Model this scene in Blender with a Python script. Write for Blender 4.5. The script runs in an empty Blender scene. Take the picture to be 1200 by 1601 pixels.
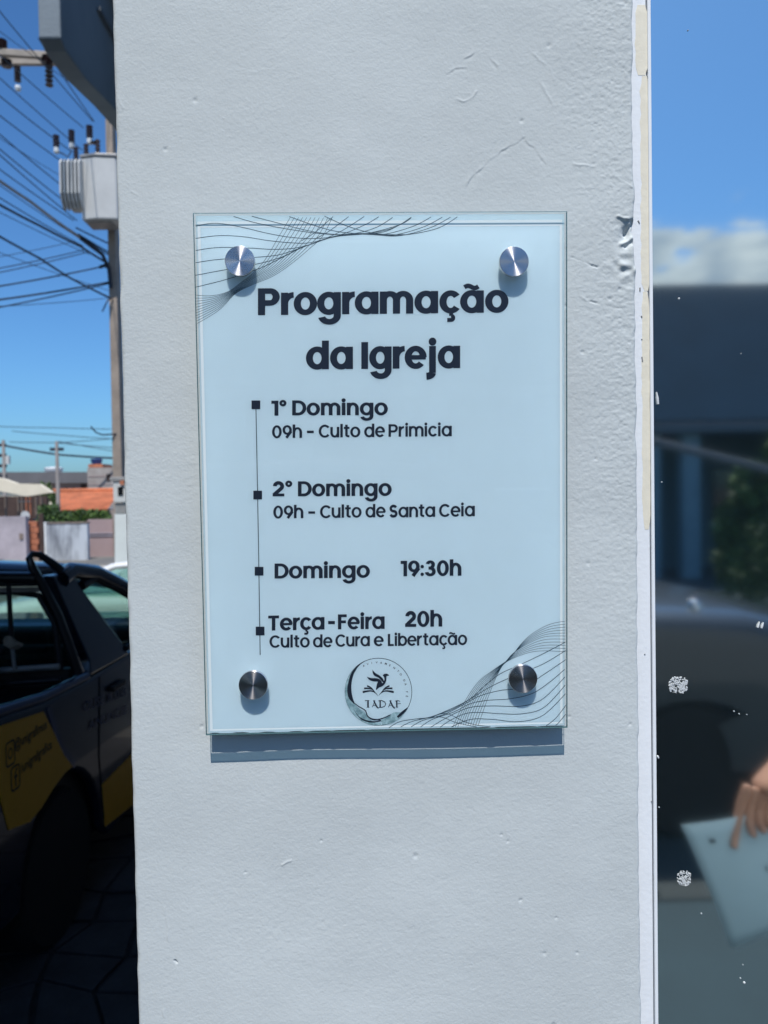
import bpy, bmesh, math, random
import numpy as np
from mathutils import Vector, Matrix, Euler
random.seed(7)
PI = math.pi
S = bpy.context.scene
COL = S.collection

# ------------------------------------------------------------------ camera
FPX = 1250.0                       # focal length, in pixels of the 1200 x 1601 photograph
EYE = np.array([0.0, -0.666, 1.75])
YAW, PITCH, ROLL = math.radians(1.42), -math.radians(1.56), -0.0168
_f = np.array([math.sin(YAW)*math.cos(PITCH), math.cos(YAW)*math.cos(PITCH), math.sin(PITCH)])
_r0 = np.array([math.cos(YAW), -math.sin(YAW), 0.0]); _u0 = np.cross(_r0, _f)
_r = _r0*math.cos(ROLL) + _u0*math.sin(ROLL)
_u = _u0*math.cos(ROLL) - _r0*math.sin(ROLL)
cd = bpy.data.cameras.new('camera'); cam = bpy.data.objects.new('camera', cd); COL.objects.link(cam)
M = Matrix.Identity(4)
for i in range(3):
    M[i][0] = _r[i]; M[i][1] = _u[i]; M[i][2] = -_f[i]; M[i][3] = EYE[i]
cam.matrix_world = M
cd.sensor_fit = 'HORIZONTAL'; cd.sensor_width = 36.0; cd.lens = 36.0*FPX/1200.0
cd.clip_start = 0.02; cd.clip_end = 2000
cd.dof.use_dof = True; cd.dof.focus_distance = 0.652; cd.dof.aperture_fstop = 14.0
S.camera = cam

# ------------------------------------------------------------------ sky, sun, exposure
SUN_EL = math.radians(62)
w = bpy.data.worlds.new('World'); S.world = w; w.use_nodes = True
nt = w.node_tree; nt.nodes.clear()
out = nt.nodes.new('ShaderNodeOutputWorld'); bg = nt.nodes.new('ShaderNodeBackground')
sky = nt.nodes.new('ShaderNodeTexSky'); sky.sky_type = 'NISHITA'; sky.sun_disc = False
sky.sun_elevation = SUN_EL; sky.sun_rotation = math.radians(180)
sky.air_density = 1.0; sky.dust_density = 1.0; sky.ozone_density = 2.0; sky.altitude = 0
hs = nt.nodes.new('ShaderNodeHueSaturation'); hs.inputs['Saturation'].default_value = 1.0
tc = nt.nodes.new('ShaderNodeTexCoord'); sep = nt.nodes.new('ShaderNodeSeparateXYZ')
mp = nt.nodes.new('ShaderNodeMapping'); mp.inputs['Scale'].default_value = (1, 1, 2.6)
nz = nt.nodes.new('ShaderNodeTexNoise'); nz.inputs['Scale'].default_value = 9.0
nz.inputs['Detail'].default_value = 7; nz.inputs['Roughness'].default_value = 0.6
def mrange(a, b, c=0.0, d=1.0, smooth=True):
    n = nt.nodes.new('ShaderNodeMapRange')
    n.interpolation_type = 'SMOOTHSTEP' if smooth else 'LINEAR'
    for k, v in zip(('From Min', 'From Max', 'To Min', 'To Max'), (a, b, c, d)): n.inputs[k].default_value = v
    return n
def mth(op, a=None, b=None):
    n = nt.nodes.new('ShaderNodeMath'); n.operation = op
    for k, v in ((0, a), (1, b)):
        if v is None: continue
        if isinstance(v, (int, float)): n.inputs[k].default_value = v
        else: nt.links.new(v, n.inputs[k])
    return n.outputs[0]
nt.links.new(tc.outputs['Generated'], sep.inputs[0]); nt.links.new(tc.outputs['Generated'], mp.inputs[0])
nt.links.new(mp.outputs[0], nz.inputs['Vector'])
top = mrange(0.20, 0.315, 1, 0, False); nt.links.new(sep.outputs['Z'], top.inputs[0])     # low bank of cumulus
thr = mth('ADD', nz.outputs['Fac'], mth('MULTIPLY', top.outputs[0], 0.42))
cl = mrange(0.60, 0.70); nt.links.new(thr, cl.inputs[0])
az = mrange(-0.1, -0.5); nt.links.new(sep.outputs['Y'], az.inputs[0])                     # clouds stand in the north only
up = mrange(0.02, 0.08); nt.links.new(sep.outputs['Z'], up.inputs[0])
cut = mrange(0.295, 0.32, 1, 0); nt.links.new(sep.outputs['Z'], cut.inputs[0])
msk = mth('MULTIPLY', mth('MULTIPLY', cl.outputs[0], az.outputs[0]), mth('MULTIPLY', up.outputs[0], cut.outputs[0]))
mixc = nt.nodes.new('ShaderNodeMix'); mixc.data_type = 'RGBA'
nz2 = nt.nodes.new('ShaderNodeTexNoise'); nz2.inputs['Scale'].default_value = 16; nt.links.new(mp.outputs[0], nz2.inputs['Vector'])
cr = nt.nodes.new('ShaderNodeValToRGB'); cr.color_ramp.elements[0].position = .35; cr.color_ramp.elements[1].position = .62
cr.color_ramp.elements[0].color = (3.0, 4.0, 5.2, 1); cr.color_ramp.elements[1].color = (5.6, 6.6, 7.4, 1)
nt.links.new(nz2.outputs['Fac'], cr.inputs[0])
nt.links.new(msk, mixc.inputs['Factor'])
wb = nt.nodes.new('ShaderNodeMix'); wb.data_type = 'RGBA'; wb.blend_type = 'MULTIPLY'; wb.inputs['Factor'].default_value = 1
wb.inputs[7].default_value = (.49, .88, 1.27, 1)            # cool white balance of the photograph
nt.links.new(sky.outputs[0], wb.inputs[6]); nt.links.new(wb.outputs[2], hs.inputs['Color']); nt.links.new(hs.outputs[0], mixc.inputs[6])
nt.links.new(cr.outputs[0], mixc.inputs[7])
nt.links.new(mixc.outputs[2], bg.inputs['Color']); bg.inputs['Strength'].default_value = 0.095
nt.links.new(bg.outputs[0], out.inputs[0])

sl = bpy.data.lights.new('sun', 'SUN'); sun = bpy.data.objects.new('sun', sl); COL.objects.link(sun)
sl.energy = 4.0; sl.angle = math.radians(0.53); sl.color = (1.0, 0.975, 0.94)
_d = Vector((0.02, math.cos(SUN_EL), -math.sin(SUN_EL)))
sun.rotation_euler = _d.to_track_quat('-Z', 'Y').to_euler(); sun.location = (0, -8, 12)

S.view_settings.view_transform = 'Standard'; S.view_settings.look = 'None'
S.view_settings.exposure = 0.26; S.view_settings.gamma = 1.0; S.view_settings.use_curve_mapping = False
S.render.engine = 'CYCLES'; S.cycles.use_denoising = True
S.cycles.max_bounces = 10; S.cycles.transparent_max_bounces = 24
S.cycles.caustics_reflective = True; S.cycles.sample_clamp_indirect = 25

# ------------------------------------------------------------------ photo ray helpers
def ray(u, v): return _f + _r*(u-600)/FPX + _u*(800.5-v)/FPX
def U(u, v, y):
    d = ray(u, v); return EYE + d*((y-EYE[1])/d[1])
def UZ(u, v, z):
    d = ray(u, v); return EYE + d*((z-EYE[2])/d[2])
YG = 0.030                          # plane of the door glass
def MIR(u, v, dist):                # a point reflected in the door, dist metres behind the glass plane
    p = U(u, v, YG+dist); p[1] = 2*YG-p[1]; return p
GF = -0.23                          # level of the far street

# ------------------------------------------------------------------ material helper
MATS = {}
def pm(name, col, rough=0.7, metal=0.0, var=0.0, vscale=5.0, bump=0.0, bscale=60.0, spec=0.5, coat=0.0,
       col2=None, lo=0.35, hi=0.65, stretch=(1, 1, 1), alpha=None):
    m = bpy.data.materials.new(name); m.use_nodes = True; t = m.node_tree
    b = t.nodes['Principled BSDF']
    b.inputs['Base Color'].default_value = (*col, 1); b.inputs['Roughness'].default_value = rough
    b.inputs['Metallic'].default_value = metal; b.inputs['Specular IOR Level'].default_value = spec
    b.inputs['Coat Weight'].default_value = coat; b.inputs['Coat Roughness'].default_value = 0.04
    c = t.nodes.new('ShaderNodeTexCoord'); mpp = t.nodes.new('ShaderNodeMapping')
    mpp.inputs['Scale'].default_value = stretch; t.links.new(c.outputs['Object'], mpp.inputs[0])
    if var > 0 or col2 is not None:
        n = t.nodes.new('ShaderNodeTexNoise'); n.inputs['Scale'].default_value = vscale
        n.inputs['Detail'].default_value = 6; n.inputs['Roughness'].default_value = 0.62
        t.links.new(mpp.outputs[0], n.inputs['Vector'])
        r = t.nodes.new('ShaderNodeValToRGB'); r.color_ramp.elements[0].position = lo; r.color_ramp.elements[1].position = hi
        c2 = col2 if col2 is not None else tuple(x*(1-var) for x in col)
        r.color_ramp.elements[0].color = (*c2, 1); r.color_ramp.elements[1].color = (*(min(1, x*(1+var*.5)) for x in col), 1)
        t.links.new(n.outputs['Fac'], r.inputs[0]); t.links.new(r.outputs[0], b.inputs['Base Color'])
    if bump > 0:
        n2 = t.nodes.new('ShaderNodeTexNoise'); n2.inputs['Scale'].default_value = bscale
        n2.inputs['Detail'].default_value = 8; t.links.new(mpp.outputs[0], n2.inputs['Vector'])
        bn = t.nodes.new('ShaderNodeBump'); bn.inputs['Strength'].default_value = 1.0
        bn.inputs['Distance'].default_value = bump
        t.links.new(n2.outputs['Fac'], bn.inputs['Height']); t.links.new(bn.outputs[0], b.inputs['Normal'])
    MATS[name] = m
    return m

def clear_mat(name, tint, gloss_fac=None, rough=0.0, milky=0.0, milkcol=(.9, .95, .97)):
    """thin clear sheet: tinted transparency with a Fresnel reflection on top"""
    m = bpy.data.materials.new(name); m.use_nodes = True; t = m.node_tree; t.nodes.clear()
    o = t.nodes.new('ShaderNodeOutputMaterial'); tr = t.nodes.new('ShaderNodeBsdfTransparent'); tr.inputs[0].default_value = (*tint, 1)
    gl = t.nodes.new('ShaderNodeBsdfGlossy'); gl.inputs['Roughness'].default_value = rough
    lw = t.nodes.new('ShaderNodeLayerWeight'); lw.inputs[0].default_value = .5      # Schlick reflection, the same from both sides
    p5 = t.nodes.new('ShaderNodeMath'); p5.operation = 'POWER'; p5.inputs[1].default_value = 5; t.links.new(lw.outputs['Facing'], p5.inputs[0])
    fr = t.nodes.new('ShaderNodeMath'); fr.operation = 'MULTIPLY_ADD'; fr.inputs[1].default_value = .92; fr.inputs[2].default_value = .045
    t.links.new(p5.outputs[0], fr.inputs[0])
    base = tr.outputs[0]
    if milky > 0:
        df = t.nodes.new('ShaderNodeBsdfDiffuse'); df.inputs[0].default_value = (*milkcol, 1)
        mm = t.nodes.new('ShaderNodeMixShader'); mm.inputs[0].default_value = milky
        t.links.new(base, mm.inputs[1]); t.links.new(df.outputs[0], mm.inputs[2]); base = mm.outputs[0]
    mx = t.nodes.new('ShaderNodeMixShader')
    if gloss_fac is None: t.links.new(fr.outputs[0], mx.inputs[0])
    else: mx.inputs[0].default_value = gloss_fac
    t.links.new(base, mx.inputs[1]); t.links.new(gl.outputs[0], mx.inputs[2]); t.links.new(mx.outputs[0], o.inputs[0])
    MATS[name] = m
    return m

# ------------------------------------------------------------------ mesh helper
class MB:
    def __init__(s): s.v = []; s.f = []
    def add(s, vs, fs):
        n = len(s.v); s.v += [tuple(map(float, p)) for p in vs]; s.f += [tuple(i+n for i in f) for f in fs]; return s
    def box(s, c, d, rot=None):
        hx, hy, hz = d[0]/2, d[1]/2, d[2]/2
        vs = [Vector((x, y, z)) for x in (-hx, hx) for y in (-hy, hy) for z in (-hz, hz)]
        if rot is not None: vs = [rot @ p for p in vs]
        vs = [(p.x+c[0], p.y+c[1], p.z+c[2]) for p in vs]
        return s.add(vs, [(0, 1, 3, 2), (4, 6, 7, 5), (0, 4, 5, 1), (2, 3, 7, 6), (0, 2, 6, 4), (1, 5, 7, 3)])
    def box2(s, a, b):
        return s.box([(a[i]+b[i])/2 for i in range(3)], [abs(b[i]-a[i]) for i in range(3)])
    def tube(s, pts, r, n=8, cap=True):
        pts = [Vector(p) for p in pts]; rs = r if isinstance(r, (list, tuple)) else [r]*len(pts)
        vs = []; fs = []; prev = None
        for i, p in enumerate(pts):
            t = (pts[min(i+1, len(pts)-1)]-pts[max(i-1, 0)]).normalized()
            a = prev if prev is not None else (Vector((0, 0, 1)) if abs(t.z) < .9 else Vector((1, 0, 0)))
            a = (a - t*a.dot(t)).normalized(); b = t.cross(a); prev = a
            for k in range(n):
                q = p + (a*math.cos(2*PI*k/n)+b*math.sin(2*PI*k/n))*rs[i]; vs.append(q)
        for i in range(len(pts)-1):
            for k in range(n):
                fs.append((i*n+k, i*n+(k+1) % n, (i+1)*n+(k+1) % n, (i+1)*n+k))
        if cap: fs.append(tuple(range(n-1, -1, -1))); fs.append(tuple((len(pts)-1)*n+k for k in range(n)))
        return s.add(vs, fs)
    def prism(s, poly, axis, a, b):
        """extrude a 2-D polygon along an axis from a to b"""
        def P(p, t):
            return {'x': (t, p[0], p[1]), 'y': (p[0], t, p[1]), 'z': (p[0], p[1], t)}[axis]
        n = len(poly); vs = [P(p, a) for p in poly]+[P(p, b) for p in poly]
        fs = [tuple(range(n)), tuple(range(2*n-1, n-1, -1))]+[(i, i+n, (i+1) % n+n, (i+1) % n) for i in range(n)]
        return s.add(vs, fs)
    def lathe(s, prof, n=24, c=(0, 0, 0), axis='z'):
        vs = []; fs = []
        for r, z in prof:
            for k in range(n):
                x, y = r*math.cos(2*PI*k/n), r*math.sin(2*PI*k/n)
                p = (x, y, z) if axis == 'z' else ((x, z, y) if axis == 'y' else (z, x, y))
                vs.append((p[0]+c[0], p[1]+c[1], p[2]+c[2]))
        for i in range(len(prof)-1):
            for k in range(n): fs.append((i*n+k, i*n+(k+1) % n, (i+1)*n+(k+1) % n, (i+1)*n+k))
        fs.append(tuple(range(n))); fs.append(tuple((len(prof)-1)*n+k for k in range(n)))
        return s.add(vs, fs)
    def build(s, name, mat, parent=None, smooth=False, bevel=0, seg=2, fix=True):
        me = bpy.data.meshes.new(name); me.from_pydata(s.v, [], s.f); me.update()
        if fix:
            bm = bmesh.new(); bm.from_mesh(me); bmesh.ops.recalc_face_normals(bm, faces=bm.faces); bm.to_mesh(me); bm.free()
        o = bpy.data.objects.new(name, me); COL.objects.link(o)
        if mat is not None: me.materials.append(MATS[mat] if isinstance(mat, str) else mat)
        if parent is not None: o.parent = parent
        if smooth:
            me.polygons.foreach_set('use_smooth', [True]*len(me.polygons))
            me.set_sharp_from_angle(angle=math.radians(38))
        if bevel:
            b = o.modifiers.new('bevel', 'BEVEL'); b.width = bevel; b.segments = seg; b.limit_method = 'ANGLE'
            b.harden_normals = False
        return o
def empty(name, loc=(0, 0, 0), rz=0.0):
    o = bpy.data.objects.new(name, None); COL.objects.link(o); o.location = loc; o.rotation_euler = (0, 0, rz)
    o.empty_display_size = .1; return o
def tag(o, label, cat, group=None):
    o['label'] = label; o['category'] = cat
    if group: o['group'] = group
    return o
def structure(o): o['kind'] = 'structure'; return o
def copy_tree(o, parent=None):
    kids = [c for c in bpy.data.objects if c.parent == o]
    c = o.copy(); COL.objects.link(c)
    if parent is not None: c.parent = parent
    for k in kids: copy_tree(k, c)
    return c

# ------------------------------------------------------------------ materials
pm('plaster', (.568, .604, .603), .92, var=.07, vscale=5, bump=.0002, bscale=520, spec=.2)
pm('frame_paint', (.82, .84, .86), .45, var=.03, vscale=30, bump=.0002, bscale=300)
pm('old_cream_paint', (.80, .74, .60), .55, var=.06, vscale=50, bump=.0002, bscale=300)
pm('frame_white', (.84, .86, .88), .4, var=.03, vscale=40)
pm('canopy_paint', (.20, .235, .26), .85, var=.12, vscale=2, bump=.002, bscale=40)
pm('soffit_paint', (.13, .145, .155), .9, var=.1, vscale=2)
_pm = pm('print_sheet', (.62, .755, .82), .35, var=.02, vscale=14, spec=.3)
_b = _pm.node_tree.nodes['Principled BSDF']; _b.subsurface_method = 'BURLEY'
_b.inputs['Subsurface Weight'].default_value = .42; _b.inputs['Subsurface Radius'].default_value = (1, 1, 1); _b.inputs['Subsurface Scale'].default_value = .012
pm('caustic_white', (.90, .94, .95), .4)  # white that stands in for caustic light at the glass rim
pm('ink', (.018, .024, .040), .3, spec=.5)
pm('ink_line', (.030, .060, .085), .35, spec=.4)
pm('ink_teal', (.16, .27, .30), .35, col2=(.40, .56, .60), vscale=220, lo=.4, hi=.62, stretch=(1, 1, 1))
clear_mat('glass_front', (.97, .995, .995))
clear_mat('glass_edge', (.93, .985, .98), .06, .15, .02, (.35, .6, .6))
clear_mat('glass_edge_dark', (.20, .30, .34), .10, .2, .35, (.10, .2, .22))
clear_mat('glass_bevel', (.98, 1, 1), None, .05, .62, (1, 1, 1))
pm('drip', (.62, .64, .65), .6)
pm('dust_speck', (.38, .42, .44), .8)
pm('asphalt', (.055, .055, .058), .9, var=.25, vscale=2.5, bump=.006, bscale=60)
pm('flagstone', (.038, .040, .046), .8, var=.35, vscale=6, bump=.004, bscale=45)
pm('mortar', (.022, .023, .026), .95, var=.3, vscale=20, bump=.004, bscale=80)
pm('street_ground', (.16, .145, .125), .95, var=.25, vscale=.5, bump=.01, bscale=15, col2=(.10, .10, .095))
pm('street_teal', (.024, .048, .060), .9, var=.2, vscale=1.2, bump=.004, bscale=40)
pm('sidewalk', (.40, .36, .30), .95, var=.15, vscale=1.5)
pm('kerb_dark', (.036, .046, .048), .9, var=.2, vscale=3)
pm('kerb', (.5, .48, .44), .9, var=.15, vscale=3)
pm('truck_paint', (.005, .009, .024), .25, coat=.7, spec=.4, var=.2, vscale=3)
pm('truck_blue', (.010, .028, .10), .25, coat=.6)
pm('black_plastic', (.012, .012, .014), .55)
pm('black_tube', (.010, .010, .013), .28, coat=.5)
pm('rubber', (.012, .012, .012), .85, bump=.002, bscale=80)
pm('rim_grey', (.10, .10, .11), .4, metal=.6)
pm('sticker_yellow', (.78, .37, .014), .45, var=.06, vscale=3)
pm('sticker_ink', (.012, .015, .02), .5)
pm('sticker_navy', (.05, .075, .15), .5)
pm('grey_metal', (.32, .31, .30), .45, metal=.3, var=.2, vscale=12)
pm('strap', (.30, .25, .19), .8, var=.3, vscale=40)
pm('dark_fabric', (.018, .018, .022), .9)
clear_mat('car_glass', (.80, .90, .86), None)
pm('white_car', (.82, .83, .84), .25, coat=1.0)
pm('black_car', (.042, .048, .052), .38, metal=.1, coat=.75)
pm('blue_car', (.04, .09, .25), .25, coat=1.0)
pm('dark_window', (.008, .010, .012), .05, spec=.8)
pm('chrome', (.8, .8, .8), .12, metal=1.0)
pm('lamp_lens', (.7, .72, .75), .1, spec=.8)
pm('concrete_pole', (.30, .245, .20), .85, var=.2, vscale=3, bump=.003, bscale=40)
pm('wood_arm', (.36, .31, .26), .85, var=.25, vscale=5)
pm('cable_black', (.018, .022, .035), .6)
pm('cable_pale', (.34, .32, .31), .6, var=.3, vscale=8)
pm('tank_white', (.50, .50, .485), .5, var=.08, vscale=3)
pm('insulator_brown', (.035, .020, .022), .25, coat=.4)
pm('insulator_tip', (.6, .62, .62), .4)
pm('beige_wall', (.72, .64, .50), .9, var=.1, vscale=.8)
pm('roof_grey', (.13, .125, .13), .8, var=.15, vscale=.6)
pm('roof_red', (.50, .16, .07), .85, var=.3, vscale=1.5)
pm('block_grey', (.34, .31, .29), .9, var=.2, vscale=1.0, col2=(.26, .22, .20))
pm('house_mauve', (.36, .26, .25), .9, var=.15, vscale=.6)
pm('wall_mauve', (.42, .37, .40), .9, var=.2, vscale=1.0, col2=(.28, .25, .27))
pm('wall_old_white', (.50, .53, .56), .9, vscale=1.3, col2=(.16, .17, .19), lo=.36, hi=.58, stretch=(2.2, 1, .45))
pm('wall_white', (.75, .75, .72), .9, var=.1, vscale=2)
pm('brick_red', (.42, .15, .08), .9, var=.3, vscale=3)
pm('pier_dark', (.22, .17, .14), .9, var=.3, vscale=2)
pm('rust_dark', (.06, .035, .028), .8, var=.4, vscale=2)
pm('tank_blue', (.02, .08, .28), .5)
pm('tank_plain', (.85, .85, .83), .6)
pm('leaf_mid', (.085, .15, .03), .7, var=.5, vscale=2.0)
pm('leaf_dark', (.035, .075, .020), .7, var=.5, vscale=2.0)
pm('bark', (.10, .075, .055), .9, var=.3, vscale=8)
pm('grass_green', (.06, .12, .03), .9, var=.4, vscale=6)
pm('north_roof', (.010, .036, .066), .95, spec=.1, var=.12, vscale=1.0)
pm('north_wall', (.07, .11, .12), .9, var=.25, vscale=.6)
pm('north_grey', (.17, .18, .19), .8, var=.1, vscale=2)
pm('north_pale', (.55, .57, .56), .7, var=.1, vscale=2)
pm('north_column', (.26, .36, .40), .8, var=.1, vscale=2)
pm('interior', (.05, .05, .05), .95)
pm('skin', (.50, .27, .18), .5, var=.1, vscale=18, bump=.0006, bscale=150, spec=.35)
pm('hair', (.012, .009, .007), .6, bump=.003, bscale=120)
pm('shirt_navy', (.012, .022, .045), .9, var=.25, vscale=9, bump=.002, bscale=60)
pm('trousers', (.03, .035, .05), .9, var=.2, vscale=9)
pm('paper_white', (.44, .62, .72), .5, var=.04, vscale=6)
pm('eye_white', (.8, .8, .8), .3)
# caps: turned stainless steel, the brush marks run in circles
def cap_mat(name, col, rough):
    m = bpy.data.materials.new(name); m.use_nodes = True; t = m.node_tree; b = t.nodes['Principled BSDF']
    b.inputs['Base Color'].default_value = (*col, 1); b.inputs['Metallic'].default_value = 1; b.inputs['Roughness'].default_value = rough
    b.inputs['Anisotropic'].default_value = .95; b.inputs['Anisotropic Rotation'].default_value = .25
    tg = t.nodes.new('ShaderNodeTangent'); tg.direction_type = 'RADIAL'; tg.axis = 'Z'; t.links.new(tg.outputs[0], b.inputs['Tangent'])
    c = t.nodes.new('ShaderNodeTexCoord'); wv = t.nodes.new('ShaderNodeTexWave'); wv.wave_type = 'RINGS'; wv.rings_direction = 'Z'
    wv.inputs['Scale'].default_value = 900; wv.inputs['Distortion'].default_value = 1.5; t.links.new(c.outputs['Object'], wv.inputs['Vector'])
    bn = t.nodes.new('ShaderNodeBump'); bn.inputs['Distance'].default_value = .000012; t.links.new(wv.outputs['Fac'], bn.inputs['Height'])
    t.links.new(bn.outputs[0], b.inputs['Normal']); MATS[name] = m
cap_mat('cap_steel', (.80, .76, .76), .27)
# door glass: dark mirror film with faint dust
def film_mat():
    m = bpy.data.materials.new('mirror_film'); m.use_nodes = True; t = m.node_tree; b = t.nodes['Principled BSDF']
    b.inputs['Base Color'].default_value = (.93, .95, .91, 1); b.inputs['Metallic'].default_value = 1
    b.inputs['Roughness'].default_value = .046
    d = t.nodes.new('ShaderNodeBsdfDiffuse'); d.inputs[0].default_value = (.035, .06, .075, 1)
    c = t.nodes.new('ShaderNodeTexCoord')
    n = t.nodes.new('ShaderNodeTexNoise'); n.inputs['Scale'].default_value = 260; n.inputs['Detail'].default_value = 3
    t.links.new(c.outputs['Object'], n.inputs['Vector'])
    r = t.nodes.new('ShaderNodeValToRGB'); r.color_ramp.elements[0].position = .76; r.color_ramp.elements[1].position = .78
    r.color_ramp.elements[0].color = (.035, .06, .075, 1); r.color_ramp.elements[1].color = (.5, .55, .6, 1)
    ad = t.nodes.new('ShaderNodeMixShader'); ad.inputs[0].default_value = .12
    o = t.nodes['Material Output']
    t.links.new(b.outputs[0], ad.inputs[1]); t.links.new(d.outputs[0], ad.inputs[2]); t.links.new(ad.outputs[0], o.inputs[0])
    MATS['mirror_film'] = m
film_mat()

# ================================================================== GROUND
def ground():
    ys = [-400, -120, -60, -30, -14, -9, -6, -4.2, -2.6001, -2.6, 0, 1, 2, 3, 4, 5, 5.6, 6.2, 6.8, 7.4, 8, 12, 20, 30, 60, 120, 400]
    def zz(y):
        if y < -2.6: return -.12
        if y < 5: return 0.0
        if y < 8: t = (y-5)/3; return GF*(3*t*t-2*t**3)
        return GF
    xs = [-400, -120, -50, -25, -12, -6, -3, -1.5, 0, 1.5, 3, 6, 12, 25, 50, 120, 400]
    vs = [(x, y, zz(y)) for y in ys for x in xs]; n = len(xs)
    fs = [(j*n+i, j*n+i+1, (j+1)*n+i+1, (j+1)*n+i) for j in range(len(ys)-1) for i in range(n-1)]
    m = MB().add(vs, fs); o = m.build('ground', 'asphalt', fix=False)
    me = o.data; me.materials.append(MATS['street_ground']); me.materials.append(MATS['street_teal'])
    for p in me.polygons:
        if p.center.y > 5: p.material_index = 1
        elif p.center.y < 0: p.material_index = 2
    structure(o)
ground()
# paved strip beside the truck: irregular stones, joints recessed
pv = MB().box2((-1.62, .6, .0), (-.26, 3.9, .008)).build('pavement', 'mortar'); structure(pv)
nx, ny = 6, 13
gp = {}
for i in range(nx+1):
    for j in range(ny+1):
        x = -1.6+i*(1.32/nx); y = .62+j*(3.24/ny)
        if 0 < i < nx: x += random.uniform(-.07, .07)
        if 0 < j < ny: y += random.uniform(-.07, .07)
        gp[i, j] = Vector((x, y))
for i in range(nx):
    for j in range(ny):
        q = [gp[i, j], gp[i+1, j], gp[i+1, j+1], gp[i, j+1]]; c = sum(q, Vector((0, 0)))/4
        poly = []
        for k in range(4):
            a, b = q[k], q[(k+1) % 4]; poly.append(c+(a-c)*random.uniform(.88, .93))
            poly.append(c+((a+b)/2-c)*random.uniform(.88, .94))
        MB().prism([(p.x, p.y) for p in poly], 'z', .004, .018+random.uniform(-.003, .004)).build('flagstone', 'flagstone', pv)
kb = MB().box2((-8, -2.72, -.13), (9, -2.56, .012)).build('kerb', 'kerb_dark', bevel=.015); structure(kb)

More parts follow.
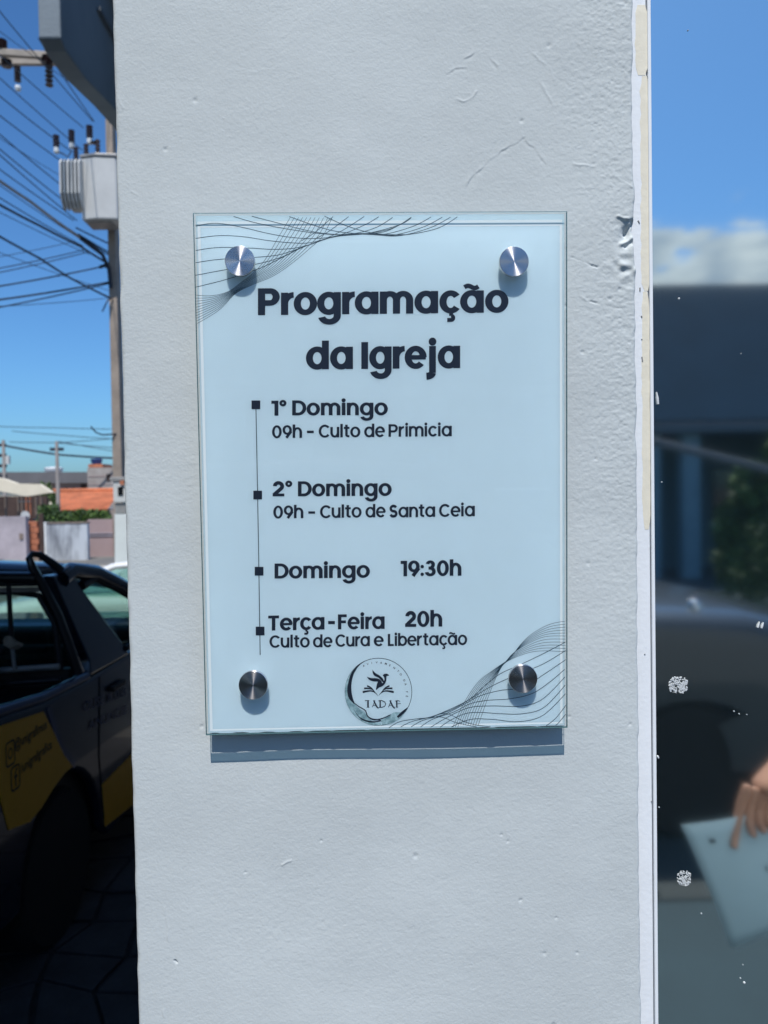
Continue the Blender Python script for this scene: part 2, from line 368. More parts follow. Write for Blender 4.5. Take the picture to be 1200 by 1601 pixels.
# ================================================================== PILLAR
XL, XR = -.1980, .2290
def vnoise(nx, ny, cx, cy, seed):
    """value noise, cx by cy cells"""
    rs = np.random.RandomState(seed); g = rs.rand(cy+3, cx+3)
    x = np.linspace(0, cx, nx); y = np.linspace(0, cy, ny)
    xi = x.astype(int); yi = y.astype(int); fx = x-xi; fy = y-yi
    fx = fx*fx*(3-2*fx); fy = fy*fy*(3-2*fy)
    a = g[yi][:, xi]; b = g[yi][:, xi+1]; c = g[yi+1][:, xi]; d = g[yi+1][:, xi+1]
    return (a*(1-fx)+b*fx)*(1-fy[:, None])+(c*(1-fx)+d*fx)*fy[:, None]-.5
def pillar():
    root = empty('pillar', (0, .15, 0))
    tag(root, 'pale grey plastered pillar with hairline cracks, carrying the glass notice', 'pillar')
    z0, z1 = 1.27, 2.18
    nxv, nzv = 560, 1190
    xs = np.linspace(XL, XR, nxv); zs = np.linspace(z0, z1, nzv)
    X, Z = np.meshgrid(xs, zs)
    h = np.zeros_like(X)
    for cx, cy, a, sd in ((3, 8, .0016, 1), (9, 30, .00042, 2), (26, 80, .00009, 3), (80, 200, .00005, 4), (170, 420, .00008, 5), (260, 580, .00006, 8)):
        h += a*vnoise(nxv, nzv, cx, cy, sd)
    # rougher towards the right edge and in patches
    rough = np.clip((X-.14)/.07, 0, 1)*np.clip((Z-1.45)/.4, .25, 1)+np.clip(.35*vnoise(nxv, nzv, 4, 9, 11)*2, 0, .5)
    h += .62*rough*(.00022*vnoise(nxv, nzv, 70, 210, 6)+.00042*vnoise(nxv, nzv, 150, 420, 7)+.0003*vnoise(nxv, nzv, 270, 590, 9))
    # pin holes
    rs = np.random.RandomState(3)
    for k in range(42):
        px, pz, pr = rs.uniform(XL, XR), rs.uniform(z0, z1), rs.uniform(.0008, .0020)
        if rs.rand() < .6: px = rs.uniform(.10, XR)
        h -= .0006*np.exp(-((X-px)**2+(Z-pz)**2)/pr**2)
    # cracks and trowel ridges: thin ledges that catch the high sun
    def seg_d(ax, az, bx, bz):
        dx, dz = bx-ax, bz-az; t = np.clip(((X-ax)*dx+(Z-az)*dz)/(dx*dx+dz*dz), 0, 1)
        qx, qz = X-ax-t*dx, Z-az-t*dz; side = (qx*-dz+qz*dx)/math.hypot(dx, dz)
        return np.hypot(qx, qz), side
    def crack(pix, amp, wd, kind):
        nonlocal h
        pts = [U(u, v, 0) for u, v in pix]; fine = []; wd = wd*(.55 if amp < .0015 else .9)
        for a, b in zip(pts[:-1], pts[1:]):
            n = max(1, int(np.hypot(*(b-a)[[0, 2]])/.004))
            for k in range(n): fine.append(a+(b-a)*k/n+np.array([rs.uniform(-.0008, .0008), 0, rs.uniform(-.0010, .0010)]))
        fine.append(pts[-1])
        best = np.full_like(X, 9.0); sd = np.zeros_like(X)
        for a, b in zip(fine[:-1], fine[1:]):
            d, sdd = seg_d(a[0], a[2], b[0], b[2]); m = d < best; best[m] = d[m]; sd[m] = sdd[m]
        best = best+0; amp = amp*np.clip(.62+1.9*vnoise(nxv, nzv, 60, 125, int(pix[0][0])), .05, 1.3)
        g = np.exp(-(best/wd)**2)
        if kind == 'groove': h -= amp*.9*g
        elif kind == 'ridge': h += amp*.55*g
        else: h += amp*np.exp(-(best/(wd*3.2))**2)*np.tanh(sd/(wd*.35))*.26
    crack([(728, 92), (745, 83), (756, 83), (768, 92), (776, 103)], .0009, .0012, 'step')
    crack([(700, 115), (712, 107), (728, 106)], .0006, .0010, 'step')
    crack([(712, 154), (726, 158), (742, 148), (744, 143)], .0007, .0012, 'ridge')
    crack([(729, 290), (742, 273), (765, 252), (790, 232), (818, 216)], .0010, .0013, 'step')
    crack([(820, 217), (834, 233), (851, 254)], .0009, .0013, 'step')
    crack([(895, 255), (930, 262), (962, 276), (985, 293)], .0007, .0015, 'ridge')
    crack([(835, 85), (862, 112)], .0006, .0016, 'ridge')
    crack([(845, 130), (868, 168)], .0005, .0018, 'ridge')
    crack([(895, 403), (915, 413), (932, 418)], .0010, .0012, 'groove')
    crack([(922, 472), (945, 478), (968, 482)], .0010, .0010, 'groove')
    crack([(890, 455), (915, 470)], .0006, .0015, 'ridge')
    crack([(258, 1420), (262, 1450), (263, 1472)], .0010, .0009, 'ridge')
    crack([(272, 1500), (276, 1505)], .0012, .0011, 'groove')
    crack([(250, 1560), (256, 1590)], .0006, .0010, 'ridge')
    crack([(440, 1352), (455, 1345)], .0007, .0012, 'ridge')
    crack([(185, 150), (192, 170)], .0006, .0010, 'ridge')
    crack([(205, 300), (222, 310)], .0006, .0010, 'ridge')
    # the broken spot by the frame
    chip = U(984, 366, 0); q = np.hypot((X-chip[0])/.010, (Z-chip[2])/.014)
    h -= .0028*np.exp(-q**2)*(1+1.6*vnoise(nxv, nzv, 60, 130, 21))
    crack([(989, 345), (988, 352), (979, 366)], .0040, .0020, 'groove')
    crack([(986, 372), (972, 382)], .0035, .0020, 'ridge')
    crack([(966, 338), (986, 342)], .0018, .0014, 'ridge')
    crack([(978, 384), (988, 380)], .0028, .0018, 'groove')
    low = U(980, 412, 0); q = np.hypot((X-low[0])/.013, (Z-low[2])/.018)
    h += np.exp(-q**2)*.0036*vnoise(nxv, nzv, 75, 170, 22)
    crack([(968, 432), (980, 428), (992, 421)], .0022, .0028, 'ridge')
    h *= np.clip((Z-z0)/.012, 0, 1)*np.clip((z1-Z)/.012, 0, 1)
    # rounded left arris and slightly rounded right one
    eL = X-XL; rL = .0042*(1+.5*vnoise(nxv, nzv, 2, 60, 31)[:, :1]); h -= np.where(eL < rL, rL-np.sqrt(np.clip(rL**2-(rL-eL)**2, 0, None)), 0)
    eR = XR-X; rR = .0030; h -= np.where(eR < rR, rR-np.sqrt(np.clip(rR**2-(rR-eR)**2, 0, None)), 0)
    # the right edge wanders
    tz = (Z-z0)/(z1-z0)
    wob = .0011*vnoise(nxv, nzv, 2, 40, 41)[:, :1]+.0016*vnoise(nxv, nzv, 2, 9, 42)[:, :1]+.0010*vnoise(nxv, nzv, 2, 120, 43)[:, :1]
    cz = U(990, 360, 0)[2]
    wob = wob-.0022*np.exp(-((Z[:, :1]-cz-.0)/.006)**2)-.0013*np.exp(-((Z[:, :1]-cz+.018)/.010)**2)+.0012*(1-tz[:, :1])
    wobL = .0007*vnoise(nxv, nzv, 2, 70, 44)[:, :1]
    s = (X-XL)/(XR-XL); X2 = X+wob*s**6+wobL*(1-s)**8
    V = np.stack([X2, -h, Z], -1).reshape(-1, 3)
    V[:, 1] -= .15
    me = bpy.data.meshes.new('plaster_face')
    idx = np.arange(nxv*nzv).reshape(nzv, nxv)
    F = np.stack([idx[:-1, :-1], idx[:-1, 1:], idx[1:, 1:], idx[1:, :-1]], -1).reshape(-1, 4)
    me.vertices.add(len(V)); me.vertices.foreach_set('co', V.ravel())
    me.loops.add(F.size); me.loops.foreach_set('vertex_index', F.ravel().astype(np.int32))
    me.polygons.add(len(F)); me.polygons.foreach_set('loop_start', np.arange(0, F.size, 4, dtype=np.int32))
    me.polygons.foreach_set('use_smooth', np.ones(len(F), bool))
    me.update(); me.validate(); me.materials.append(MATS['plaster'])
    o = bpy.data.objects.new('plaster_face', me); COL.objects.link(o); o.parent = root
    m = MB().box2((XL+.0015, .008-.15, 0), (XR-.004, .30-.15, 4.2))
    m.box2((XL, 0-.15, 0), (XR, .0079-.15, z0)).box2((XL, 0-.15, z1), (XR, .0079-.15, 4.2))
    m.build('shaft', 'plaster', root)
pillar()

# ================================================================== GLASS DOOR
def door():
    root = empty('glass_door', (.6, .03, 0))
    tag(root, 'mirrored glass door in a white painted frame right of the pillar', 'door')
    ox, oy = .6, .03
    xf = U(1004, 800, .012)[0]-.004; xi = U(1017, 800, .010)[0]; xo = U(1023.5, 800, .010)[0]
    # jamb: broad flat face, then a narrow glazing bead at the glass
    MB().box2((XR-.012-ox, .012-oy, .02), (xi-ox, .075-oy, 2.6)).build('frame', 'frame_paint', root, bevel=.0012)
    MB().box2((xi+.0006-ox, .0105-oy, .02), (xo-ox, .0275-oy, 2.6)).build('glazing_bead', 'frame_white', root, bevel=.0008)
    MB().box2((xo-.0-ox, .030-oy, .02), (1.55-ox, .038-oy, 2.55)).build('glass_pane', 'mirror_film', root)
    MB().box2((1.55-ox, .010-oy, .02), (1.62-ox, .075-oy, 2.6)).build('frame', 'frame_white', root, bevel=.001)
    MB().box2((xi-ox, .012-oy, 2.551), (1.549-ox, .075-oy, 2.64)).build('frame', 'frame_white', root, bevel=.001)
    # bare cream undercoat showing on the upper jamb
    def cream(v0, v1, a, b, wob):
        n = max(4, int((v1-v0)/12)); L_, R_ = [], []
        for i in range(n+1):
            v = v0+(v1-v0)*i/n; dx = .0062*v; k = min(1, min(i, n-i)/1.5)*.5+.5
            cu = (a+b)/2; hwid = (b-a)/2*k
            p = U(cu-hwid+dx+random.uniform(-wob, wob), v, .0118); q = U(cu+hwid+dx+random.uniform(-.2, .2), v, .0118)
            L_.append((p[0]-ox, p[2])); R_.append((q[0]-ox, q[2]))
        MB().prism(L_+R_[::-1], 'y', .01185-oy, .0121-oy).build('bare_paint', 'old_cream_paint', root)
    cream(8, 118, 992, 1013, 1.2); cream(119, 455, 1000, 1013, 1.6); cream(456, 828, 999.5, 1011.5, 1.2)
    # left-over foam adhesive: clumps of small crumbs
    def residue(u, v, ru, rv, n, big):
        c = U(u, v, .0297); m = MB()
        for k in range(n):
            while True:
                a, b = random.uniform(-1, 1), random.uniform(-1, 1)
                if abs(a)**3+abs(b)**3 < 1: break
            x = c[0]+a*ru*.00056; z = c[2]+b*rv*.00056; r = random.uniform(.35, 1)*big; nn = 6
            ph = random.uniform(0, 6); el = random.uniform(.5, 1)
            poly = [(x-ox+r*math.cos(ph+2*PI*t/nn)*random.uniform(.6, 1), z+el*r*math.sin(ph+2*PI*t/nn)) for t in range(nn)]
            m.prism(poly, 'y', .0299-oy-random.uniform(.0002, .0007), .0302-oy)
        m.build('adhesive_residue', 'drip', root)['kind'] = 'stuff'
    residue(1060, 1071, 15, 13, 260, .0009)
    residue(1069, 1373, 11, 12, 170, .0006)
    def drop(pix, r, mat='drip'):
        m = MB(); pts = [U(u, v, .0292) for u, v in pix]
        m.tube([(p[0]-ox, p[1]-oy, p[2]) for p in pts], r, 8)
        m.build('paint_drip', mat, root, smooth=True)
    drop([(1026, 613), (1027, 622), (1028, 632)], [.0004, .0012, .0011])
    drop([(1187, 972), (1185, 977), (1184, 981)], [.0003, .0009, .0009])
    drop([(1193, 973), (1191, 978), (1190, 982)], [.0003, .0010, .0008])
    drop([(1028, 1182), (1029, 1185)], [.0007, .0007])
    for u, v, r in ((1061, 467, .0009), (1034, 754, .0006), (1147, 1112, .0007), (1155, 1116, .0006), (1167, 1117, .0004), (1096, 1428, .0007),
                    (1163, 1536, .0011), (1157, 1529, .0006), (1161, 1508, .0004), (1030, 1262, .0006), (1158, 553, .0005), (1075, 48, .0006)):
        c = U(u, v, .0297); MB().lathe([(r*.9, 0), (r, -.0003), (r*.5, -.0008)], 8, (c[0]-ox, .0299-oy, c[2]), 'y').build('paint_speck', 'drip' if r > .0008 else 'dust_speck', root, smooth=True)
    # dark nicks on the jamb
    for pix in (((997, 345), (999, 349)), ((1003, 558), (1004, 565)), ((1002, 494), (1003, 496)), ((1003, 530), (1003, 531)), ((1000, 450), (1000, 455)), ((1018, 1252), (1018, 1253)), ((1007, 1022), (1008, 1023))):
        pts = [U(u, v, .0119) for u, v in pix]
        MB().tube([(p[0]-ox, p[1]-oy, p[2]) for p in pts], .0006, 6).build('chipped_spot', 'grey_metal', root)
door()
# building that the door leads into, and wall over the door
bw = empty('church_building', (2.2, .2, 0)); tag(bw, 'grey rendered church building behind the glass door and the pillar', 'building')
MB().box2((-.1-2.2, .12-.2, 4.2), (5.2-2.2, 8.0-.2, 6.2)).build('upper_wall', 'plaster', bw)
MB().box2((1.625-2.2, .02-.2, 0), (5.2-2.2, .3-.2, 4.2)).build('wall', 'plaster', bw)
MB().box2((.225-2.2, .02-.2, 2.645), (1.62-2.2, .3-.2, 4.2)).build('wall', 'plaster', bw)
MB().box2((-.17-2.2, .31-.2, 0), (-.02-2.2, 8-.2, 4.199)).build('side_wall', 'canopy_paint', bw)
MB().box2((.24-2.2, 1.2-.2, 0), (5.1-2.2, 1.3-.2, 4.19)).build('inner_wall', 'interior', bw)

# unseen carport roof and side wall added to shade the truck; painted beam further on
cp = empty('carport_shade', (-2.6, 0, 4.0)); tag(cp, 'unseen grey concrete carport roof added to shade the blue pickup', 'roof')
MB().box2((-2.1, -3.4, .02), (2.08, 2.75, .2)).build('slab', 'soffit_paint', cp)  # out of view, added to shade the truck
MB().box2((-2.1, -3.4, -4.0), (-1.92, 4.9, .018)).build('side_wall', 'soffit_paint', cp)  # out of view, added to darken the truck bay
a = U(60, 60, 4.7); b = U(95, 60, 4.7)
bm_ = empty('concrete_beam', (a[0], 4.7, a[2])); tag(bm_, 'shaded grey concrete beam with chamfered end above the utility pole crossarm', 'beam')
zt = 1.6; wd_ = b[0]-a[0]
prof = [(.0, .0), (.07, -.10), (.17, -.13), (.17, -.13)]
# elevation of the beam seen from the side: y along, z up; end chamfered, underside stepping down into a haunch
side = [(0, zt), (0, .0), (.10, -.035), (.48, -.025), (1.07, .07), (5.0, .50), (5.0, zt)]
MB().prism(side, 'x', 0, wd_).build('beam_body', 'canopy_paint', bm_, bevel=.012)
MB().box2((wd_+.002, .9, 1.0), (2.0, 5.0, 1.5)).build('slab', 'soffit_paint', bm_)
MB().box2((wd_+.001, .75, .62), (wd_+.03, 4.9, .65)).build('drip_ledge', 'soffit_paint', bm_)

# ================================================================== STROKE FONT
def arc_pts(cx, cy, rx, ry, a0, a1, n=None):
    n = n or max(6, int(abs(a1-a0)/9))
    return [(cx+rx*math.cos(math.radians(a0+(a1-a0)*i/n)), cy+ry*math.sin(math.radians(a0+(a1-a0)*i/n))) for i in range(n+1)]
def stroke(pts, w, closed=False):
    """ribbon of width w along pts -> list of quads"""
    n = len(pts); L = []; R = []
    for i, p in enumerate(pts):
        if closed: a, b = pts[(i-1) % n], pts[(i+1) % n]
        else: a, b = pts[max(i-1, 0)], pts[min(i+1, n-1)]
        dx, dy = b[0]-a[0], b[1]-a[1]; l = math.hypot(dx, dy) or 1
        nx_, ny_ = -dy/l*w/2, dx/l*w/2
        L.append((p[0]+nx_, p[1]+ny_)); R.append((p[0]-nx_, p[1]-ny_))
    return [[L[i], R[i], R[(i+1) % n], L[(i+1) % n]] for i in range(n if closed else n-1)]
def rect(x0, y0, x1, y1): return [[(x0, y0), (x1, y0), (x1, y1), (x0, y1)]]
def disc(cx, cy, r, n=14): return [[(cx+r*math.cos(2*PI*i/n), cy+r*math.sin(2*PI*i/n)) for i in range(n)]]
def glyph(ch, w):
    """returns (strokes = list of polygon lists, advance) in em units"""
    xh, cap, asc, h = .58, .70, .745, w/2
    k = w*.78                                   # horizontals a little lighter than stems
    def arc(cx, cy, rx, ry, a, b, n=None):
        n = n or max(6, int(abs(b-a)/9)); O_ = arc_pts(cx, cy, rx, ry, a, b, n); I_ = arc_pts(cx, cy, rx-w, ry-k, a, b, n)
        return [[O_[i], I_[i], I_[i+1], O_[i+1]] for i in range(n)]
    ring = lambda cx, cy, rx, ry: arc(cx, cy, rx, ry, 0, 360, 36)
    line = lambda x0, y0, x1, y1, ww=None: stroke([(x0, y0), (x1, y1)], ww or w)
    bowl = ring(.30, xh/2, .30, xh/2+.012)
    if ch == 'o': return [bowl], .60
    if ch in 'aã':
        g = [bowl, rect(.61-w, 0, .61, xh)]
        if ch == 'ã': g.append(stroke([(.11+.36*t/12, .665+.035*math.sin(t/12*2*PI)+.02*(t/12)) for t in range(13)], w*.62))
        return g, .61
    if ch == 'd': return [bowl, rect(.61-w, 0, .61, asc)], .61
    if ch == 'b': return [ring(.295, xh/2, .29, xh/2+.012), rect(0, 0, w, asc)], .585
    if ch == 'g': return [bowl, rect(.61-w, -.03, .61, xh), arc(.315, -.03, .295, .235, 0, -166)], .61
    if ch == 'q': return [bowl, rect(.585-w, -.22, .585, xh)], .585
    if ch == 'c': return [arc(.29, xh/2, .29, xh/2+.012, 38, 322)], .53
    if ch == 'ç': return [arc(.29, xh/2, .29, xh/2+.012, 38, 322), rect(.25, -.075, .25+w*.55, .02), stroke(arc_pts(.30, -.125, .055, .055, 95, -90), w*.55), rect(.20, -.18-w*.275, .302, -.18+w*.275)], .53
    if ch == 'e': return [arc(.30, xh/2, .30, xh/2+.012, 0, 318), rect(h, xh/2-k*.40, .575, xh/2+k*.40)], .575
    if ch == 'n': return [rect(0, 0, w, xh), arc(.27, xh-.27, .265, .282, 0, 172), rect(.535-w, 0, .535, xh-.268)], .535
    if ch == 'h': return [rect(0, 0, w, asc), arc(.27, xh-.27, .265, .282, 0, 172), rect(.535-w, 0, .535, xh-.268)], .535
    if ch == 'u': return [rect(0, .268, w, xh), arc(.265, .27, .265, .282, 180, 352), rect(.535-w, 0, .535, xh)], .535
    if ch == 'm':
        c2 = .475-h*.5; r1 = (c2)/2+h*.5
        return [rect(0, 0, w, xh), arc(r1, xh-.235, r1, .247, 0, 170), rect(2*r1-w, 0, 2*r1, xh-.234),
                arc(3*r1-w, xh-.235, r1, .247, 0, 176), rect(4*r1-2*w, 0, 4*r1-w, xh-.234)], 4*r1-w
    if ch == 'r': return [rect(0, 0, w, xh), arc(.335, xh-.30+.012, .335, .30, 180, 92)], .345
    if ch == 'i': return [rect(.02, 0, .02+w, xh), disc(.02+h, .695, max(h*1.15, .075))], .04+w
    if ch == 'j': return [rect(.06, -.12, .06+w, xh), disc(.06+h, .695, max(h*1.15, .075)), stroke(arc_pts(-.02, -.12, .08+h, .085, 0, -88), w)], .08+w
    if ch == 'l': return [rect(.02, 0, .02+w, asc)], .04+w
    if ch == 't': return [rect(.085, .12, .085+w, .70), rect(0, xh-k, .34, xh), arc(.085+w+.06, .14, .06+w, .14, 180, 270), rect(.144+w, 0, .335, k)], .345
    if ch == 'P': return [rect(0, 0, w, cap), arc(.31, cap-.228, .25, .228, -90, 90), rect(w*.9, cap-k, .315, cap-.0005), rect(w*.9, cap-.456, .315, cap-.456+k)], .56
    if ch == 'D': return [rect(0, 0, w, cap), arc(.27, cap/2, .36, cap/2, -90, 90), rect(w*.9, cap-k, .275, cap-.0005), rect(w*.9, .0005, .275, k)], .63
    if ch == 'I': return [rect(0, 0, w, cap)], w
    if ch == 'F': return [rect(0, 0, w, cap), rect(w*.9, cap-k, .43, cap-.0005), rect(w*.9, .29, .39, .29+k)], .43
    if ch == 'T': return [rect(.255-h, 0, .255+h, cap), rect(0, cap-k, .51, cap-.0005)], .51
    if ch == 'L': return [rect(0, 0, w, cap), rect(w*.9, .0005, .38, k)], .38
    if ch == 'C': return [arc(.36, .35, .36, .362, 40, 320)], .65
    if ch == 'S':
        ry = (.724-w)/4; return [stroke(arc_pts(.26, -.012+h+3*ry, .235-h, ry, 22, 270), w), stroke(arc_pts(.26, -.012+h+ry, .25-h, ry, 90, -162), w)], .52
    if ch == '0': return [ring(.275, .35, .275, .362)], .55
    if ch == '1': return [rect(.13, 0, .13+w, cap), rect(0, cap-w*.85, .15, cap-.0005)], .13+w
    if ch == '2': return [stroke(arc_pts(.25, .47, .24-h, .24-h, 178, -38), w), line(.40, .40, .055, .07), rect(0, .0005, .50, k)], .50
    if ch == '3': return [arc(.25, .515, .215, .195, 165, -80), arc(.25, .205, .25, .217, 82, -170), rect(.17, .36-w*.42, .28, .36+w*.42)], .51
    if ch == '9': return [ring(.27, .445, .265, .267), line(.50, .37, .225, 0.01, w*.98)], .54
    if ch == ':': return [disc(.07, .08, .08), disc(.07, .43, .08)], .15
    if ch == 'º': return [stroke(arc_pts(.15, .585, .15-w*.33, .15-w*.33, 0, 360, 24)[:-1], w*.66, True)], .31
    if ch in '-–': return [rect(.02, .245, .33, .245+w*.9)], .35
    if ch == ' ': return [], .24
    return [], .3
GAP = {'r': -.035, 't': -.01}

# ================================================================== THE SIGN
SR, ST = -.00337827, .0259362949
cS = Vector((.0168859630, -.0200, 1.76122151)); SW, SH = .2970, .41867
R_sign = (Matrix.Rotation(ST, 4, 'X') @ Matrix.Rotation(-SR, 4, 'Y'))
sign = empty('glass_notice'); sign.location = cS; sign.rotation_euler = R_sign.to_euler()
tag(sign, 'glass church programme notice with four steel caps, mounted on the grey pillar', 'notice board')
GT = .0042                                              # glass thickness
Ri = np.array(R_sign.to_3x3().inverted())
def SP(u, v, y=GT-.0002):
    """photo pixel -> (x, z) on the sign at local depth y"""
    o = Ri @ (EYE-np.array(cS)); d = Ri @ ray(u, v); t = (y-o[1])/d[1]; p = o+d*t
    return float(p[0]), float(p[2])
hw, hh = SW/2, SH/2
MB().add([(-hw, 0, -hh), (hw, 0, -hh), (hw, 0, hh), (-hw, 0, hh)], [(0, 1, 2, 3)]).build('glass_plate', 'glass_front', sign, fix=False)
MB().add([(-hw, 0, hh), (hw, 0, hh), (hw, GT, hh), (-hw, GT, hh)], [(0, 1, 2, 3)]).build('glass_edge', 'glass_edge', sign, fix=False)
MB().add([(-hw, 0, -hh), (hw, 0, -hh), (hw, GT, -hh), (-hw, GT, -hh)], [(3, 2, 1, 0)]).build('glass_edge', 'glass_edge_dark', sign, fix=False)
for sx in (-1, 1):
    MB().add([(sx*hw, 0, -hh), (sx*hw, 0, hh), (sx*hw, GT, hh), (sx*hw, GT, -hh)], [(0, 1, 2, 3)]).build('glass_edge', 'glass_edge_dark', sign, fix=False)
# thin arrises round the plate: ground green-white corners
clear_mat('arris_green', (.45, .62, .62), .2, .15, .3, (.25, .45, .45))
m = MB()
for (x0, x1, z0, z1) in ((-hw, hw, hh-.0003, hh), (-hw, hw, -hh, -hh+.0005), (-hw, -hw+.0005, -hh+.0005, hh-.0006), (hw-.0005, hw, -hh+.0005, hh-.0006)):
    m.box2((x0, -.00015, z0), (x1, .0004, z1))
m.build('arris', 'arris_green', sign)
# bright caustic light inside the glass rim, painted on the sheet in white
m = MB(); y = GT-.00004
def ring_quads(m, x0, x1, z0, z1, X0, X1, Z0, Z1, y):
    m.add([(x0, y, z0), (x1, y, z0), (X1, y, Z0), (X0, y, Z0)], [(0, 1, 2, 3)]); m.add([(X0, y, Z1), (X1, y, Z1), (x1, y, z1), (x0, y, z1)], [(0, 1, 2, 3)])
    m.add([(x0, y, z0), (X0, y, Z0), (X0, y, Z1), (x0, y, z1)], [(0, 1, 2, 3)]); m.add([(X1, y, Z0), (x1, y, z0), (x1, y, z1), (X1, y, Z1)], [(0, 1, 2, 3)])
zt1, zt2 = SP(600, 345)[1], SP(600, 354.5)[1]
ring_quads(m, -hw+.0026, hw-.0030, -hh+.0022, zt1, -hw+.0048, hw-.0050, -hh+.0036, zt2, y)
m.build('painted_caustic', 'caustic_white', sign, fix=False)
# printed sheet on the back; its lower edge is cut a little ragged so slivers of sun slip past
m = MB(); N = 90; bx = [(-hw+.0012)+(2*hw-.0024)*i/N for i in range(N+1)]
rg = random.Random(5); dash = 0
top_, low_ = [], []
for i, x in enumerate(bx):
    t = i/N; on = (t < .28 and (i % 7 in (0, 1, 2) and i != 3)) or (.28 <= t < .50 and i % 9 != 4) or (.50 <= t < .78) or (t > .80 and i % 13 != 5)
    low_.append(-hh+(.0006 if on else .00005)+rg.uniform(-.00006, .00006))
vs = [(x, GT, hh-.0007) for x in bx]+[(x, GT, z) for x, z in zip(bx, low_)]+[(x, GT+.0008, hh-.0007) for x in bx]+[(x, GT+.0008, z) for x, z in zip(bx, low_)]
n = N+1; fs = []
for i in range(N):
    fs += [(i, n+i, n+i+1, i+1), (2*n+i, 2*n+i+1, 3*n+i+1, 3*n+i), (n+i, 3*n+i, 3*n+i+1, n+i+1)]
m.add(vs, fs).build('print_sheet', 'print_sheet', sign)
# caps
for (u, v) in ((374.5, 408), (803.5, 409), (395.5, 1071.5), (817.5, 1061.5)):
    x, z = SP(u, v, -.0034); r = .01185
    o = MB().lathe([(r*.97, -.0003), (r, 0), (r, .0026), (r*.985, .0032), (r*.965, .0034), (r*.955, .0034), (r*.95, .0034), (.0001, .0034)], 64).build('standoff_cap', 'cap_steel', sign, smooth=True)
    o.location = (x, 0, z); o.rotation_euler = (PI/2, 0, 0)
    b = MB().lathe([(.0085, -.0004), (.0085, -.010 if z < 0 else -.0205)], 32).build('barrel', 'grey_metal', o, smooth=True)
    b.location = (0, 0, -.0052)
# ------------------- print: letters
LAY = [0]
def flat(m, polys, conv, y):
    for i, pl in enumerate(polys):
        m.add([(conv(p)[0], y, conv(p)[1]) for p in pl], [tuple(range(len(pl)))])
def text_line(txt, u0, u1, v0, v1, em, w, name='lettering'):
    """baseline from (u0,v0) to (u1,v1) in photo pixels"""
    gl = [glyph(c, w) for c in txt]; nat = sum(g[1] for g in gl); total = math.hypot(u1-u0, v1-v0)/em
    base = .030 if w > .17 else (.040 if w > .14 else .048)
    kern = [base-(.030 if a in 'oceçPDb09' and b in 'oceçãadgqC0' else 0)-(.050 if a == 'r' and b in 'oaãegçc' else 0) for a, b in zip(txt[:-1], txt[1:])]+[0]
    wx = total/(nat+sum(kern))
    x = 0; m = MB(); sl_ = (v1-v0)/(u1-u0)
    for k, (g, adv) in enumerate(gl):
        for j, st in enumerate(g):
            y = GT-.00012-.00002*(j+1)
            conv = lambda p, x=x: SP(u0+(x+p[0])*em*wx, v0+sl_*(x+p[0])*em*wx-p[1]*em)
            flat(m, st, conv, y)
        x += adv+kern[k]
    return m.build(name, 'ink', sign, fix=False)
B, M1, M2 = .185, .166, .148
text_line('Programação', 403, 794.5, 493, 488.5, 60, B)
text_line('da', 478, 551.5, 577.5, 577, 60, B)
text_line('Igreja', 564.5, 719, 577, 575.5, 60, B)
text_line('1º', 424, 448, 650, 650, 33.5, M1)
text_line('Domingo', 456.5, 606, 649.5, 649, 33.5, M1)
text_line('09h', 425, 472, 685, 684.5, 28, M2)
text_line('–', 479, 491, 684, 684, 28, M2)
text_line('Culto', 498, 563, 684, 683.5, 28, M2)
text_line('de', 569, 601, 683.5, 683, 28, M2)
text_line('Primicia', 607, 706, 683, 682, 28, M2)
text_line('2º', 426, 457, 776, 776, 33.5, M1)
text_line('Domingo', 465.5, 612, 776, 775, 33.5, M1)
text_line('09h', 427, 474, 810.5, 810, 28, M2)
text_line('–', 481, 493, 810, 810, 28, M2)
text_line('Culto', 500, 565, 810, 809, 28, M2)
text_line('de', 571, 602, 809, 808.5, 28, M2)
text_line('Santa', 608, 680, 809, 808, 28, M2)
text_line('Ceia', 686, 742, 808, 807, 28, M2)
text_line('Domingo', 429, 578, 904.5, 903, 33.5, M1)
text_line('19:30h', 626, 721, 901, 900, 34.5, M1)
text_line('Terça', 419, 507, 986, 984, 33.5, M1)
text_line('-', 512, 524, 984, 984, 33.5, M1)
text_line('Feira', 528, 601, 984, 983, 33.5, M1)
text_line('20h', 633, 691, 980, 979.5, 35, M1)
text_line('Culto', 421, 484, 1012.5, 1012, 27, M2)
text_line('de', 489, 519, 1012, 1011.5, 27, M2)
text_line('Cura', 524, 578, 1011, 1010, 27, M2)
text_line('e', 584, 599, 1010, 1010, 27, M2)
text_line('Libertação', 606, 730, 1010, 1008, 27, M2)
# timeline with squares
m = MB(); flat(m, stroke([(399.8, 634), (402.5, 774), (404.5, 893), (406.5, 1024)], 1.3), lambda p: SP(*p), GT-.00012); m.build('timeline', 'ink_line', sign, fix=False)
for (u, v) in ((399.8, 633), (402.6, 774), (404.8, 893), (406.4, 986.5)):
    m = MB(); flat(m, rect(u-6.8, v-6.8, u+6.8, v+6.8), lambda p: SP(*p), GT-.00016); m.build('timeline_square', 'ink', sign, fix=False)
